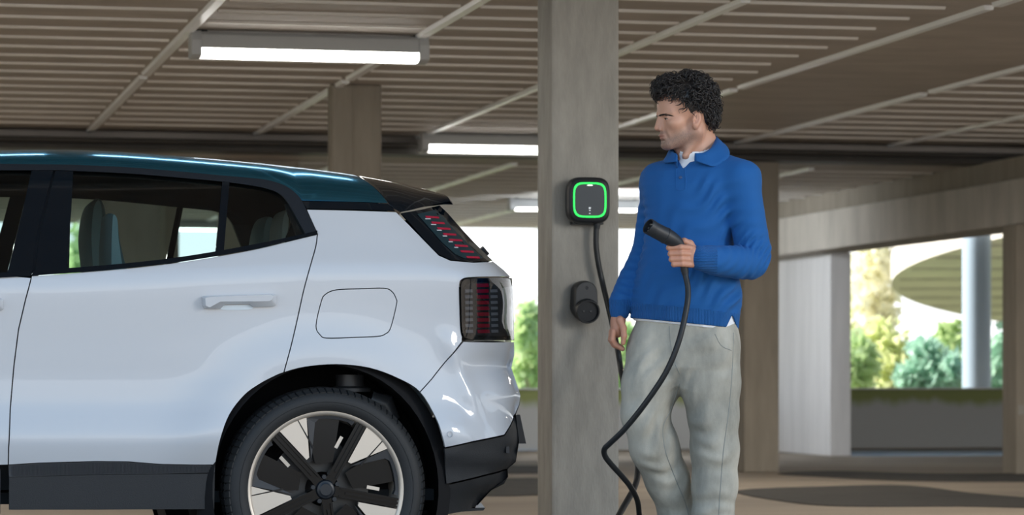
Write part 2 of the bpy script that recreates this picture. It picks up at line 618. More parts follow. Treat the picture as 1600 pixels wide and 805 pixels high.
# ================================================================== the car
YC = 10.09                         # near side plane of the car
HALF = 0.92
M['paint'] = mat('white_car_paint', (0.565, 0.59, 0.625), 0.45, coat=1.0, coat_rough=0.02)
M['gloss_black'] = mat('gloss_black_paint', (0.003, 0.006, 0.010), 0.04, spec=0.5)
M['satin_black'] = mat('satin_black_trim', (0.012, 0.015, 0.020), 0.35)
M['grey_trim'] = mat('dark_grey_plastic', (0.022, 0.0235, 0.026), 0.6, bump=0.15, bscale=300)
M['ribbed_trim'] = mat('ribbed_grey_plastic', (0.055, 0.058, 0.064), 0.55)
M['well'] = mat('wheel_well_liner', (0.004, 0.004, 0.005), 0.9)
M['rubber'] = mat('tyre_rubber', (0.020, 0.021, 0.022), 0.62, bump=0.1, bscale=150)
M['alloy'] = mat('machined_alloy', (0.62, 0.55, 0.47), 0.38, metal=0.6)
M['disc'] = mat('brake_disc_steel', (0.07, 0.07, 0.07), 0.4, metal=1.0)
M['wheel_grey'] = mat('wheel_dark_grey', (0.034, 0.035, 0.038), 0.4)
M['wheel_black'] = mat('wheel_gloss_black', (0.003, 0.004, 0.005), 0.12, spec=0.28)
M['glass'] = thin_glass('tinted_window_glass', (0.66, 0.76, 0.75))
M['lamp_glass'] = thin_glass('smoked_lamp_glass', (0.50, 0.52, 0.55))
M['red_lens'] = mat('red_lens', (0.42, 0.012, 0.045), 0.25)
M['grey_lens'] = mat('grey_lens', (0.30, 0.31, 0.33), 0.3)
M['clear_lens'] = mat('clear_lens', (0.55, 0.57, 0.60), 0.12, coat=1.0)
M['seat_teal'] = mat('grey_teal_seat_cloth', (0.30, 0.40, 0.40), 0.85, bump=0.2, bscale=200)
M['seat_beige'] = mat('beige_seat_cloth', (0.50, 0.49, 0.42), 0.85)
M['cabin'] = mat('dark_cabin_lining', (0.018, 0.022, 0.026), 0.85)

car = empty('electric_car', (1.0, YC + HALF, 0.0), 'white electric crossover with black roof, rear half in view, parked beside the pillar', 'car')


def sstep(a, b, x):
    t = np.clip((np.asarray(x, float) - a) / (b - a), 0, 1)
    return t * t * (3 - 2 * t)


_tz = np.linspace(0.1, 1.75, 660)
_tb = np.interp(_tz, [0.10, .27, .42, .46, .52, .57, .64, .74, .86, .97, 1.035, 1.075, 1.12, 1.165, 1.47, 1.75],
                [.09, .062, .050, .034, .016, .024, .046, .048, .036, .020, .012, .022, .050, .075, .235, .42])
_k = np.exp(-0.5 * (np.arange(-12, 13) * (_tz[1] - _tz[0]) / 0.011) ** 2); _k /= _k.sum()
_tb = np.convolve(np.pad(_tb, 12, mode='edge'), _k, mode='valid')

# rear outline (pixels), measured where the corner turns away
_rear_px = [(745, 800), (750, 786), (766, 768), (789, 757), (794, 745), (794, 733), (806, 722), (812, 690), (807, 650), (815, 618), (806, 590),
            (800, 576), (805, 555), (805, 530), (801, 436), (790, 423), (770, 406), (692, 320), (690, 300)]
_rz = []
for (x, y) in _rear_px:
    p = on_y(x, y, YC + 0.20)
    _rz.append((p.z, p.x))
_rz.sort()
_rzz = np.array([a for a, b in _rz]); _rzx = np.array([b for a, b in _rz])
X_FRONT = -1.92
WXR, WZ = 1.614, 0.345
WXF = WXR - 2.65


def x_rear(Z):
    return np.interp(Z, _rzz, _rzx)


def inset(X, Z):
    X = np.asarray(X, float); Z = np.asarray(Z, float)
    sh = 0.055 * sstep(0.55, 1.75, X) - 0.04 * sstep(0.3, -1.2, X)
    z = Z - sh * sstep(0.75, 1.0, Z)
    b = np.interp(z, _tz, _tb)
    # the hollow low on the door dies out towards the wheels
    lower = np.interp(z, [0.1, .42, .6, 1.0, 1.1], [0, 0, 1, 1, 0])
    for wx in (WXR, WXF):
        r = np.hypot(X - wx, Z - WZ)
        b = b - 0.034 * np.exp(-((r - 0.45) / 0.11) ** 2) * np.clip(lower + 0.25, 0, 1)
    e = np.maximum(x_rear(Z) - X, 0.0)
    q = np.clip(1 - e / 0.30, 0, 0.985)
    b = b + 0.24 * (1 - np.sqrt(1 - q * q))
    e = np.maximum(X - X_FRONT, 0.0)
    q = np.clip(1 - e / 0.55, 0, 0.985)
    b = b + 0.42 * (1 - np.sqrt(1 - q * q))
    # sculpted rear bumper: a soft hollow under the lamp and a ridge running down from it
    hol = np.exp(-((X - 2.23) / 0.10) ** 2 - ((Z - 0.785) / 0.055) ** 2)
    b = b + 0.05 * hol
    d = ((X - 2.075) + 0.42 * (Z - 0.80))          # ridge line
    b = b - 0.016 * np.exp(-(d / 0.035) ** 2) * sstep(0.56, 0.66, Z) * sstep(0.93, 0.84, Z)
    # character crease over the rear flank
    return b


def C(px, py, extra=0.0, it=16):
    """Pixel -> (x, inset, z) on the near flank."""
    y = 0.1
    for _ in range(it):
        p = on_y(px, py, YC + y)
        y = 0.5 * y + 0.5 * (float(inset(p.x, p.z)) + extra)
    p = on_y(px, py, YC + y)
    return p.x, p.z


def poly_area(P):
    return 0.5 * sum(P[i][0] * P[(i + 1) % len(P)][1] - P[(i + 1) % len(P)][0] * P[i][1] for i in range(len(P)))


def shrink(P, g):
    if g == 0: return P
    if poly_area(P) < 0: P = P[::-1]
    n = len(P); out = []
    for i in range(n):
        a, b, c = np.array(P[i - 1]), np.array(P[i]), np.array(P[(i + 1) % n])
        u, v = b - a, c - b
        u = u / (np.linalg.norm(u) + 1e-9); v = v / (np.linalg.norm(v) + 1e-9)
        n1, n2 = np.array([-u[1], u[0]]), np.array([-v[1], v[0]])
        m = n1 + n2; L = np.linalg.norm(m)
        m = n1 if L < 0.3 else m / L
        k = 1 / max(0.5, float(m @ n1))
        out.append(tuple(b + m * g * k))
    return out


def inside(P, x, y):
    """P polygon; x,y arrays."""
    r = np.zeros(x.shape, bool)
    n = len(P)
    for i in range(n):
        x0, y0 = P[i]; x1, y1 = P[(i + 1) % n]
        c = ((y0 > y) != (y1 > y))
        with np.errstate(divide='ignore', invalid='ignore'):
            t = (x1 - x0) * (y - y0) / (y1 - y0 + 1e-12) + x0
        r ^= c & (x < t)
    return r


def edge_dist(P, x, y):
    d = np.full(x.shape, 1e9)
    n = len(P)
    for i in range(n):
        ax, ay = P[i]; bx, by = P[(i + 1) % n]
        dx, dy = bx - ax, by - ay
        t = np.clip(((x - ax) * dx + (y - ay) * dy) / (dx * dx + dy * dy + 1e-12), 0, 1)
        d = np.minimum(d, np.hypot(x - ax - t * dx, y - ay - t * dy))
    return d


def tri_panel(P, step, holes=()):
    """P list of (x,z) -> verts, triangles (constrained Delaunay with interior grid)."""
    if poly_area(P) < 0: P = P[::-1]
    loops = [P] + [list(h) for h in holes]
    pts, edges = [], []
    rims = []
    for L in loops:
        R = []
        n = len(L)
        for i in range(n):
            a, b = np.array(L[i]), np.array(L[(i + 1) % n])
            m = max(1, int(math.ceil(np.linalg.norm(b - a) / step)))
            for k in range(m): R.append(tuple(a + (b - a) * k / m))
        o = len(pts); pts += R
        edges += [(o + i, o + (i + 1) % len(R)) for i in range(len(R))]
        rims.append((o, len(R)))
    A = np.array(P)
    gx = np.arange(A[:, 0].min(), A[:, 0].max(), step); gz = np.arange(A[:, 1].min(), A[:, 1].max(), step)
    GX, GZ = np.meshgrid(gx, gz)
    GX = GX + (np.arange(len(gz)) % 2)[:, None] * step * 0.5
    GX, GZ = GX.ravel(), GZ.ravel()
    ok = inside(P, GX, GZ) & (edge_dist(P, GX, GZ) > step * 0.55)
    for h in holes:
        ok &= ~inside(h, GX, GZ) & (edge_dist(h, GX, GZ) > step * 0.55)
    nb = len(pts)
    pts += list(zip(GX[ok].tolist(), GZ[ok].tolist()))
    vs, es, fs, ov, oe, of = delaunay_2d_cdt([Vector(p) for p in pts], edges, [], 1 if not holes else 4, 1e-6)
    V = [(v.x, v.y) for v in vs]
    F = [tuple(f) for f in fs]
    if holes:
        cx = np.array([sum(V[i][0] for i in f) / len(f) for f in F]); cz = np.array([sum(V[i][1] for i in f) / len(f) for f in F])
        bad = np.zeros(len(F), bool)
        for h in holes: bad |= inside(h, cx, cz)
        bad |= ~inside(P, cx, cz)
        F = [f for f, b in zip(F, bad) if not b]
    # boundary edges from the triangles
    cnt = {}
    for f in F:
        for i in range(len(f)):
            e = (f[i], f[(i + 1) % len(f)])
            cnt[e] = cnt.get(e, 0) + 1
    bd = [e for e in cnt if (e[1], e[0]) not in cnt]
    return V, F, bd


def panel(name, px=None, m=None, P=None, off=0.0, gap=0.002, thick=0.02, step=0.022, holes=(), fn=None, parent=None, mirror=True, dome=0.0):
    """A skin panel over the flank; outline in photo pixels or in metres. Edges fold inwards."""
    if P is None: P = [C(x, y, off) for x, y in px]
    P = shrink(P, gap)
    V, F, bd = tri_panel(P, step, holes)
    A = np.array(V)
    ins = inset(A[:, 0], A[:, 1]) + off
    if fn is not None: ins = ins + fn(A[:, 0], A[:, 1])
    verts = [(A[i, 0], ins[i] - HALF, A[i, 1]) for i in range(len(V))]
    faces = []
    for f in F:
        a, b, c = [np.array(V[i]) for i in f[:3]]
        ar = (b[0] - a[0]) * (c[1] - a[1]) - (c[0] - a[0]) * (b[1] - a[1])
        faces.append(f if ar > 0 else f[::-1])
    n0 = len(verts)
    if thick:
        mp = {}
        for a, b in bd:
            for i in (a, b):
                if ('o', i) not in mp:
                    x, y, z = verts[i]
                    mp[('o', i)] = len(verts); verts.append((x, y, z))
                    mp[('i', i)] = len(verts); verts.append((x, y + thick, z))
        for a, b in bd:
            faces.append((mp[('o', b)], mp[('o', a)], mp[('i', a)], mp[('i', b)]))
    off_root = car.location
    par = parent or car
    if par is not car and par is not None:
        pass
    verts = [(x - car.location.x, y, z) for x, y, z in verts]
    me = to_mesh(name, verts, faces, m, True)
    o = link_mesh(name, me, par)
    if mirror and par is car:
        o2 = link_mesh(name, me, par)
        o2.scale = (1, -1, 1)
    return o


def arc(cx, cz, rx, rz, a0, a1, n=28):
    return [(cx + rx * math.cos(math.radians(a0 + (a1 - a0) * k / n)), cz + rz * math.sin(math.radians(a0 + (a1 - a0) * k / n))) for k in range(n + 1)]


def W(p): return C(*p)


# --- outlines shared by neighbours (photo pixels)
door_gap = [(84, 259), (72, 315), (58, 370), (52, 424), (49, 434), (40, 468), (29, 515), (22, 570), (16, 640), (13.5, 700), (13, 727)]
arch_px = cr([(336.5, 727), (344.6, 687), (359, 648), (382, 618), (405, 601), (427.5, 589), (443.5, 582.5), (476, 574), (525, 570), (577, 575.5), (622.5, 592), (656, 613), (681, 654), (691, 683), (695, 700)], 4)
i_door = min(range(len(arch_px)), key=lambda i: abs(arch_px[i][0] - 443.5) + abs(arch_px[i][1] - 582.5))
i_bump = min(range(len(arch_px)), key=lambda i: abs(arch_px[i][0] - 656) + abs(arch_px[i][1] - 613))
rear_gap = cr([(496, 366), (493.5, 385), (486, 412), (475, 452), (465, 497), (455, 540), (443.5, 582.5)], 4)
belt_low = cr([(49, 431), (130, 425), (200, 419), (270, 411), (335, 401), (400, 389), (450, 377), (496, 366)], 4)
sill_top = [(13, 727), (60, 724), (150, 721.5), (200, 722), (250, 726), (300, 727), (336.5, 727)]

# rear door
bl = [p for p in belt_low]
rear_door_px = bl + rear_gap[1:] + list(reversed(arch_px[:i_door])) + list(reversed(sill_top[:-1])) + list(reversed(door_gap[4:-1]))
panel('rear_door', rear_door_px, M['paint'])

# quarter panel with an opening for the charge port flap
flap_px = cr([(525.6, 453.6), (562, 452), (599.5, 451), (612, 456), (618.5, 467), (619, 476), (610, 512), (602, 521.5), (589, 525.4), (550, 527), (510.8, 528), (500.5, 523), (494.3, 509), (502.3, 472), (508.7, 460.6)], 4, True)
lamp_px = round_rect(0, 0, 1, 1, 0.01)   # placeholder, replaced below
lamp_left = cr([(800, 433), (760, 433), (733, 434), (722, 437), (718, 446), (718.5, 480), (720, 515), (724, 528), (735, 532.5)], 4)
quarter_px = [(478.5, 327), (550, 328.5), (619, 331), (640, 352), (672, 385), (686, 399), (704, 407), (740, 410), (772, 409), (788, 422), (798, 432)] + lamp_left[1:-5] + \
             [(722, 534), (700, 561), (675, 592)] + list(reversed(arch_px[i_door:i_bump + 1])) + list(reversed(rear_gap[:-1]))
flap_m = [C(x, y) for x, y in flap_px]
hole = shrink(flap_m, -0.0028)
panel('quarter_panel', quarter_px, M['paint'], holes=[hole])
panel('charge_port_flap', None, M['paint'], P=flap_m, gap=0.0006)

# rear bumper
bumper_px = [(656, 613), (675, 592), (700, 561), (724, 533.5), (733, 534), (770, 534.5), (804, 534)] + \
            [(804.5, 555), (800, 575), (805, 590), (814, 618), (812, 632), (806, 646), (800, 660), (788, 680), (740, 690), (695, 700)] + list(reversed(arch_px[i_bump + 1:-1]))
panel('rear_bumper', bumper_px, M['paint'], step=0.016)
lowb_px = [(695, 701), (740, 691), (789, 681), (801, 661), (806.5, 650), (811, 675), (812, 690), (806, 722), (793, 733), (760, 742), (697, 757)]
panel('bumper_skirt', lowb_px, M['grey_trim'], fn=lambda X, Z: 0.012 * sstep(0.47, 0.49, Z + 0.05 * (X - 2.0)))
skirt2_px = [(697, 758), (760, 743), (793, 734), (794, 746), (788, 757), (766, 768), (748, 787), (744, 792), (735, 797), (690, 806), (690, 830), (697, 830)]
panel('rear_diffuser', skirt2_px, M['grey_trim'], off=0.02)
cp = C(703, 679)
s_ = MB().lathe([(0, -0.004), (0.008, -0.003), (0.0095, 0.0)], (cp[0], YC + float(inset(*cp)), cp[1]), (0, -1, 0.05), 16).lathe([(0.0095, 0.004), (0.0105, 0.0015), (0.0115, 0.002)], (cp[0], YC + float(inset(*cp)) - 0.002, cp[1]), (0, -1, 0.05), 16)
s_.build('parking_sensor', M['paint'], car, smooth=True)
tp = C(793, 703)
MB().box((tp[0] - 0.006, YC + float(inset(*tp)) - 0.004, tp[1] - 0.012), (tp[0] + 0.006, YC + float(inset(*tp)) + 0.02, tp[1] + 0.012)).build('tow_eye_cover', M['satin_black'], car)

# sill: a fine ribbed strip over a smooth dark skirt
sill_mid = [(336, 740), (250, 741), (150, 742), (14, 746)]
panel('ribbed_sill_strip', sill_top + [(336, 739)] + sill_mid[1:], M['ribbed_trim'], gap=0.0006, off=0.004)
rb = MB()
for k in range(150):
    x = 20 + k * (312 / 149)
    yt = np.interp(x, [p[0] for p in sill_top], [p[1] for p in sill_top]) + 1.5
    yb_ = np.interp(x, [14, 336], [745, 739]) - 0.8
    (xa, za), (xb, zb) = C(x, yt), C(x, yb_)
    rb.tube([(xa, YC + float(inset(xa, za)) + 0.002, za), (xb, YC + float(inset(xb, zb)) + 0.002, zb)], 0.0016, 5)
rb.build('sill_ribs', M['ribbed_trim'], car, kind='stuff')
panel('sill_skirt', sill_mid + [(14, 797), (150, 797), (335, 796)], M['grey_trim'], gap=0.0006, off=0.002)

# --- front half (outside the photo's frame, kept plain), outlines in metres
gap_m = [C(x, y) for x, y in door_gap]
dsill = 0.43
front_door_m = [gap_m[4]] + gap_m[5:] + [(0.2, 0.435), (-0.60, 0.45), (-0.64, 0.62), (-0.60, 1.02), (-0.55, 1.075), (0.0, 1.095), (0.35, 1.098)]
panel('front_door', None, M['paint'], P=front_door_m)
fender_m = [(-0.61, 1.02), (-0.65, 0.62), (-0.625, 0.45)] + arc(WXF, WZ, 0.39, 0.43, 14, 166) + [(-1.45, 0.42), (-1.80, 0.45), (-1.87, 0.70), (-1.80, 0.86), (-1.3, 0.99), (-0.72, 1.06)]
panel('front_fender', None, M['paint'], P=fender_m, step=0.035)
panel('sill_skirt', None, M['grey_trim'], P=[(0.50, 0.425), (0.50, 0.27), (-0.65, 0.27), (-0.65, 0.44), (0.2, 0.43)], off=0.004, step=0.04)

# --- black window frame, glass, pillars
frame_out = cr([(116, 257.5), (200, 261.5), (280, 268), (350, 274.5), (400, 279), (425, 283), (447, 291), (462, 302), (472, 314), (484, 340), (495.5, 362)], 4)
frame_in = cr([(116, 267), (200, 271), (280, 277.5), (346, 283.5), (380, 288), (410, 293), (432, 300), (445, 310), (455, 325), (466, 345), (478, 367)], 4)
panel('window_frame', frame_out + [(496, 365)] + [(479, 368.5)] + list(reversed(frame_in)), M['satin_black'], gap=0.0, off=-0.004)
panel('window_frame', [(-260, 262), (-100, 256), (0, 256), (84, 257), (116, 257.5), (116, 267), (84, 266), (0, 266), (-100, 268), (-250, 275)], M['satin_black'], gap=0.0, off=-0.004, step=0.03)
belt_up = cr([(496, 360), (470, 366.5), (400, 381), (335, 393), (270, 403), (200, 411), (130, 417), (52, 423)], 4)
panel('belt_moulding', belt_low + belt_up, M['gloss_black'], gap=0.0004, off=-0.008)
panel('belt_moulding', [(-350, 437), (-100, 437), (0, 434), (48, 431.5), (50, 423.5), (0, 426), (-100, 429), (-350, 429)], M['gloss_black'], gap=0.0004, off=-0.008, step=0.03)
# door pillars in gloss black on both sides of the door gap
panel('door_pillar', [(86, 266.5), (115, 267), (112, 330), (105, 420), (54, 424), (60, 372), (74, 315)], M['gloss_black'], gap=0.0015, off=-0.003)
panel('door_pillar', [(84, 266), (49, 266), (38, 315), (11, 426.5), (51, 424), (57, 372), (71, 315)], M['gloss_black'], gap=0.0015, off=-0.003)
panel('door_pillar', [(112, 262), (50, 262), (14, 428), (108, 424)], M['satin_black'], gap=0.0, off=0.016, thick=0)
panel('window_divider', [(347.5, 283.5), (358.5, 284.5), (350, 391), (337.5, 393)], M['gloss_black'], gap=0.0, off=-0.006)
panel('rear_door_glass', [(113, 265)] + [p for p in frame_in if 117 < p[0] < 345] + [(349, 284), (339, 395), (300, 401), (200, 413), (103, 421)], M['glass'], off=0.010, gap=0, thick=0.0)
panel('quarter_glass', [(356, 284)] + [p for p in frame_in if p[0] > 360] + [(478, 368), (400, 384), (348, 393)], M['glass'], off=0.010, gap=0, thick=0.0)
panel('front_door_glass', [(51, 264), (0, 264), (-100, 266), (-240, 276), (-340, 340), (-400, 432), (-100, 432), (12, 428)], M['glass'], off=0.010, gap=0, thick=0.0, step=0.04)
panel('upper_pillar_trim', [(472, 314), (540, 315.5), (606, 318), (618, 330), (550, 327.5), (479, 326.5), (475, 320)], M['gloss_black'], gap=0.0008, off=-0.002)


# --- roof: lofted from the near rail over the crown to the far rail
def interp_px(tab, x):
    return float(np.interp(x, [p[0] for p in tab], [p[1] for p in tab]))


roof_top = [(-330, 275), (-200, 249), (-100, 239.5), (0, 235), (60, 233.8), (115, 234), (175, 236.5), (250, 241.5), (330, 248), (400, 254.5), (470, 262), (520, 268.5), (567, 275.5), (600, 281.5), (640, 290), (680, 301), (705, 308), (712, 311)]
rail = frame_out[:-9]
rail = [(-340, 300), (-260, 263), (-100, 257), (0, 257), (84, 257.5)] + [p for p in frame_out if p[0] < 471] + [(472, 313.5), (540, 315), (606, 317.5)]
NT = 22


def roof_sec(px, py, shear=0.0):
    """Half cross-section (near rail to centre) through the rail point px,py."""
    x, z = C(px, py)
    y0 = float(inset(x, z))
    def sec(h):
        P = []
        for k in range(NT + 1):
            t = k / NT
            tt = 1 - (1 - t) ** 1.0
            yy = y0 + (HALF - y0) * (tt ** 1.6)
            s = (yy - y0) / (HALF - y0)
            zz = z + h * (1 - (1 - s) ** 3.2) ** 0.62
            P.append((x - shear * (zz - z) / max(h, 1e-6), yy, zz))
        return P
    lo, hi = 0.0, 0.5
    for _ in range(26):
        h = 0.5 * (lo + hi)
        best = None
        for q in sec(h):
            u, v = to_px(q[0], YC + q[1], q[2])
            if best is None or v < best[1]: best = (u, v)
        if best[1] > interp_px(roof_top, best[0]): lo = h
        else: hi = h
    return sec(h)


def full(P):
    """Mirror a half section (x, inset, z) to the far side."""
    A = [(x - car.location.x, y - HALF, z) for x, y, z in P]
    return A + [(x, -y, z) for x, y, z in reversed(A[:-1])]


def loft(name, rows, m, smooth=True, thick=0.0, parent=None, angle=50):
    mb = MB().grid([[Vector(p) for p in r] for r in rows])
    return mb.build(name, m, parent or car, smooth=smooth, angle=angle, local=True)


st = [p for p in cr([(-340, 300), (-300, 281), (-260, 264), (-180, 259), (-100, 257.2), (0, 257), (84, 257.5)], 3)][:-1] + [p for p in frame_out if p[0] < 471][::2] + [(472, 313.5), (500, 314), (530, 314.8), (560, 315.6), (585, 316.6), (606, 317.5)]
rows = [full(roof_sec(*p, 0.088 * max(0.0, min(1.0, (p[0] - 480) / 126.0)))) for p in st]
M['roof'] = mat('black_roof_sky_tint', (0.045, 0.20, 0.30), 0.16, metal=0.9, coat=0.25, coat_rough=0.02)  # black roof; blue sky reflection put into the colour and tint
M['roof'].node_tree.nodes['Principled BSDF'].inputs['Specular Tint'].default_value = (0.35, 0.68, 1.0, 1)
loft('roof', rows, M['roof'])
# headliner under the roof
hl = [[(x, y * 0.93, z - 0.035) for x, y, z in r] for r in rows]
loft('headliner', hl, M['cabin'])

# spoiler
sp_st = [(608, 319.5), (616, 326), (625, 331.5), (640, 328.8), (655, 325), (672, 321), (690, 317.2), (697, 316), (703, 314.5)]
srows = [roof_sec(x, y, sh) for (x, y), sh in zip(sp_st, (.088, .098, .108, .10, .085, .06, .03, .015, 0))]
rows = [full(r) for r in srows]
loft('roof_spoiler', rows, M['gloss_black'])
end = rows[-1]; und = [(x - 0.02, y, z - 0.012) for x, y, z in end]
back = [[(x, y, z - (0.0)) for x, y, z in end], [(x + 0.012, y * 0.99, z - 0.012) for x, y, z in end], und, [(x - 0.18, y * 0.9, z - 0.03) for x, y, z in end]]
loft('spoiler_lip', back, M['gloss_black'], angle=25)


# --- rear face: each strip runs across the car from the near edge to the far edge
def across(name, px, m, bow=0.06, inx=0.0, yo=0.0, n=12):
    rows = []
    for (a, b) in px:
        x, z = C(a, b)
        y0 = float(inset(x, z)) + yo
        P = []
        for k in range(n + 1):
            t = k / n
            P.append((x + inx + bow * (1 - (1 - t) ** 2), y0 + (HALF - y0) * t, z))
        rows.append(full(P))
    return loft(name, rows, m)


across('rear_window', [(690, 324), (715, 351), (740, 378), (769, 407)], M['gloss_black'], 0.05, 0.0)
across('tailgate', [(769, 408), (788, 423), (797, 433)], M['paint'], 0.07)
across('tailgate', [(799, 436), (802, 480), (803, 533), (804, 555), (799, 576)], M['paint'], 0.05, -0.01)
across('bumper_step', [(799, 576), (804, 590), (813, 617), (812, 632), (806, 648)], M['paint'], 0.045)
across('skirt_centre', [(806, 648), (811, 690), (806, 722), (793, 733), (794, 746), (766, 768), (746, 790)], M['grey_trim'], 0.03)
# rear wiper base
w0 = C(763, 397)
MB().tube([(w0[0] + 0.03, YC + 0.62, w0[1] + 0.005), (w0[0] + 0.062, YC + 0.62, w0[1] + 0.028), (w0[0] + 0.078, YC + 0.62, w0[1] + 0.012)], [0.014, 0.018, 0.008], 8).build('wiper_hub', M['satin_black'], car, smooth=True)
# dark vertical flap behind the bumper corner
f0, f1 = on_y(808, 648, YC + 0.75), on_y(817.5, 693, YC + 0.75)
MB().prism([(f0.x - 0.02, YC + 0.7, f0.z), (f0.x, YC + 0.7, f0.z), (f1.x, YC + 0.7, f1.z), (f1.x - 0.03, YC + 0.7, f1.z)], (0, 0.4, 0)).build('licence_plate_holder', M['satin_black'], car)
# underbody lip with a bright exhaust-like end cap
u0 = on_y(742, 797, YC + 0.5)
MB().prism([(u0.x - 0.3, YC + 0.4, u0.z - 0.012), (u0.x + 0.01, YC + 0.4, u0.z + 0.002), (u0.x + 0.018, YC + 0.4, u0.z + 0.012), (u0.x - 0.3, YC + 0.4, u0.z + 0.002)], (0, 1.0, 0)).build('underbody_lip', M['satin_black'], car)
MB().prism([(u0.x - 0.02, YC + 0.4, u0.z + 0.012), (u0.x + 0.016, YC + 0.4, u0.z + 0.013), (u0.x + 0.002, YC + 0.4, u0.z + 0.03), (u0.x - 0.012, YC + 0.4, u0.z + 0.028)], (0, 0.2, 0)).build('fog_lamp', M['clear_lens'], car)

# windscreen, bonnet and nose, plain (outside the frame)
def xsec(x, y0, z0, crown, n=8):
    P = []
    for k in range(n + 1):
        t = k / n
        P.append((x, y0 + (HALF - y0) * t, z0 + crown * (1 - (1 - t) ** 2)))
    return full(P)


r0 = roof_sec(*st[0])
x0, z0 = r0[0][0], r0[0][2]
loft('windscreen', [xsec(x0, r0[0][1], r0[0][2], r0[-1][2] - r0[0][2]), xsec(x0 - 0.25, 0.21, z0 - 0.10, 0.08), xsec(-0.80, 0.17, 1.06, 0.05)], M['gloss_black'])
loft('bonnet', [xsec(-0.72, 0.13, 1.06, 0.05), xsec(-1.3, 0.12, 0.99, 0.05), xsec(-1.7, 0.22, 0.90, 0.05), xsec(-1.84, 0.34, 0.82, 0.04)], M['paint'])
loft('front_bumper', [xsec(-1.84, 0.34, 0.82, 0.04), xsec(-1.93, 0.36, 0.70, 0.0), xsec(-1.93, 0.36, 0.5, 0.0), xsec(-1.85, 0.34, 0.25, 0.0)], M['paint'])

# --- cabin: floor tub, door linings, parcel shelf, seats
cab = MB()
cab.box((-0.75, YC + 0.16, 0.30), (2.02, YC + 2 * HALF - 0.16, 0.34))
cab.box((-0.85, YC + 0.16, 0.34), (-0.55, YC + 2 * HALF - 0.16, 1.02))
cab.build('cabin_floor', M['cabin'], car)
for s in (0, 1):
    y = YC + 0.135 if s == 0 else YC + 2 * HALF - 0.165
    pts = [(-0.7, 0.35), (1.22, 0.35), (1.25, 0.8), (2.05, 0.8), (2.05, 1.15), (1.6, 1.16), (1.2, 1.13), (0.5, 1.07), (-0.7, 1.05)]
    MB().prism([(x, y, z) for x, z in pts], (0, 0.03, 0)).build('door_lining', M['cabin'], car)
    y = YC + 0.19 if s == 0 else YC + 2 * HALF - 0.22
    pts = [C(470, 365), C(448, 318), C(600, 320), C(680, 400), C(560, 420)]
    MB().prism([(a, y, b) for a, b in pts], (0, 0.03, 0)).build('pillar_lining', M['cabin'], car)
bp = C(600, 330); bq = C(740, 405)
MB().prism([(bp[0], YC + 0.3, bp[1]), (bp[0] + 0.02, YC + 0.3, bp[1]), (bq[0], YC + 0.3, bq[1] - 0.1), (bq[0] - 0.02, YC + 0.3, bq[1] - 0.1)], (0, 1.24, 0)).build('tailgate_lining', M['cabin'], car)


def seat_back(pts_px, ymid, w, m, name):
    """Upright cushion with a rounded plan: the outline is scaled towards its ends across the width."""
    P = [on_y(x, y, ymid) for x, y in pts_px]
    c = sum(P, Vector()) / len(P)
    rows = []
    for k in range(9):
        a = -1 + 2 * k / 8
        s = (1 - abs(a) ** 4 * 0.55)
        rows.append([Vector((c.x + (p.x - c.x) * s, ymid + a * w / 2, c.z + (p.z - c.z) * (1 - abs(a) ** 4 * 0.10))) for p in P])
    mb = MB().grid(rows, close_u=True)
    n = len(P)
    mb.f.append(tuple(range(n))); mb.f.append(tuple(8 * n + i for i in reversed(range(n))))
    return mb.build(name, m, car, smooth=True, angle=60)


seat_back(cr([(145, 314), (153, 315), (160, 328), (163, 360), (160, 400), (156, 440), (134, 440), (127, 400), (125, 372), (128, 345), (134, 324)], 3, True), YC + 1.32, 0.46, M['seat_teal'], 'front_seat_back')
seat_back(cr([(163, 338), (170, 337), (178, 346), (181, 372), (190, 408), (198, 440), (162, 440), (158, 400), (160, 360)], 3, True), YC + 0.52, 0.42, M['seat_teal'], 'front_seat_back')
seat_back(cr([(412, 340), (422, 343), (428, 356), (430, 385), (428, 420), (390, 420), (392, 385), (397, 358), (404, 344)], 3, True), YC + 1.25, 0.3, M['seat_teal'], 'rear_seat_back')
seat_back(cr([(441, 330), (447, 334), (449, 350), (445, 365), (436, 380), (430, 420), (424, 420), (426, 370), (428, 350), (434, 336)], 3, True), YC + 0.6, 0.3, M['seat_beige'], 'rear_seat_back')
seat_back(cr([(8, 330), (16, 340), (18, 372), (8, 420), (0, 440), (-30, 440), (-20, 390), (-10, 345)], 3, True), YC + 0.55, 0.4, M['seat_teal'], 'steering_wheel_cover') if False else None

# --- wheels


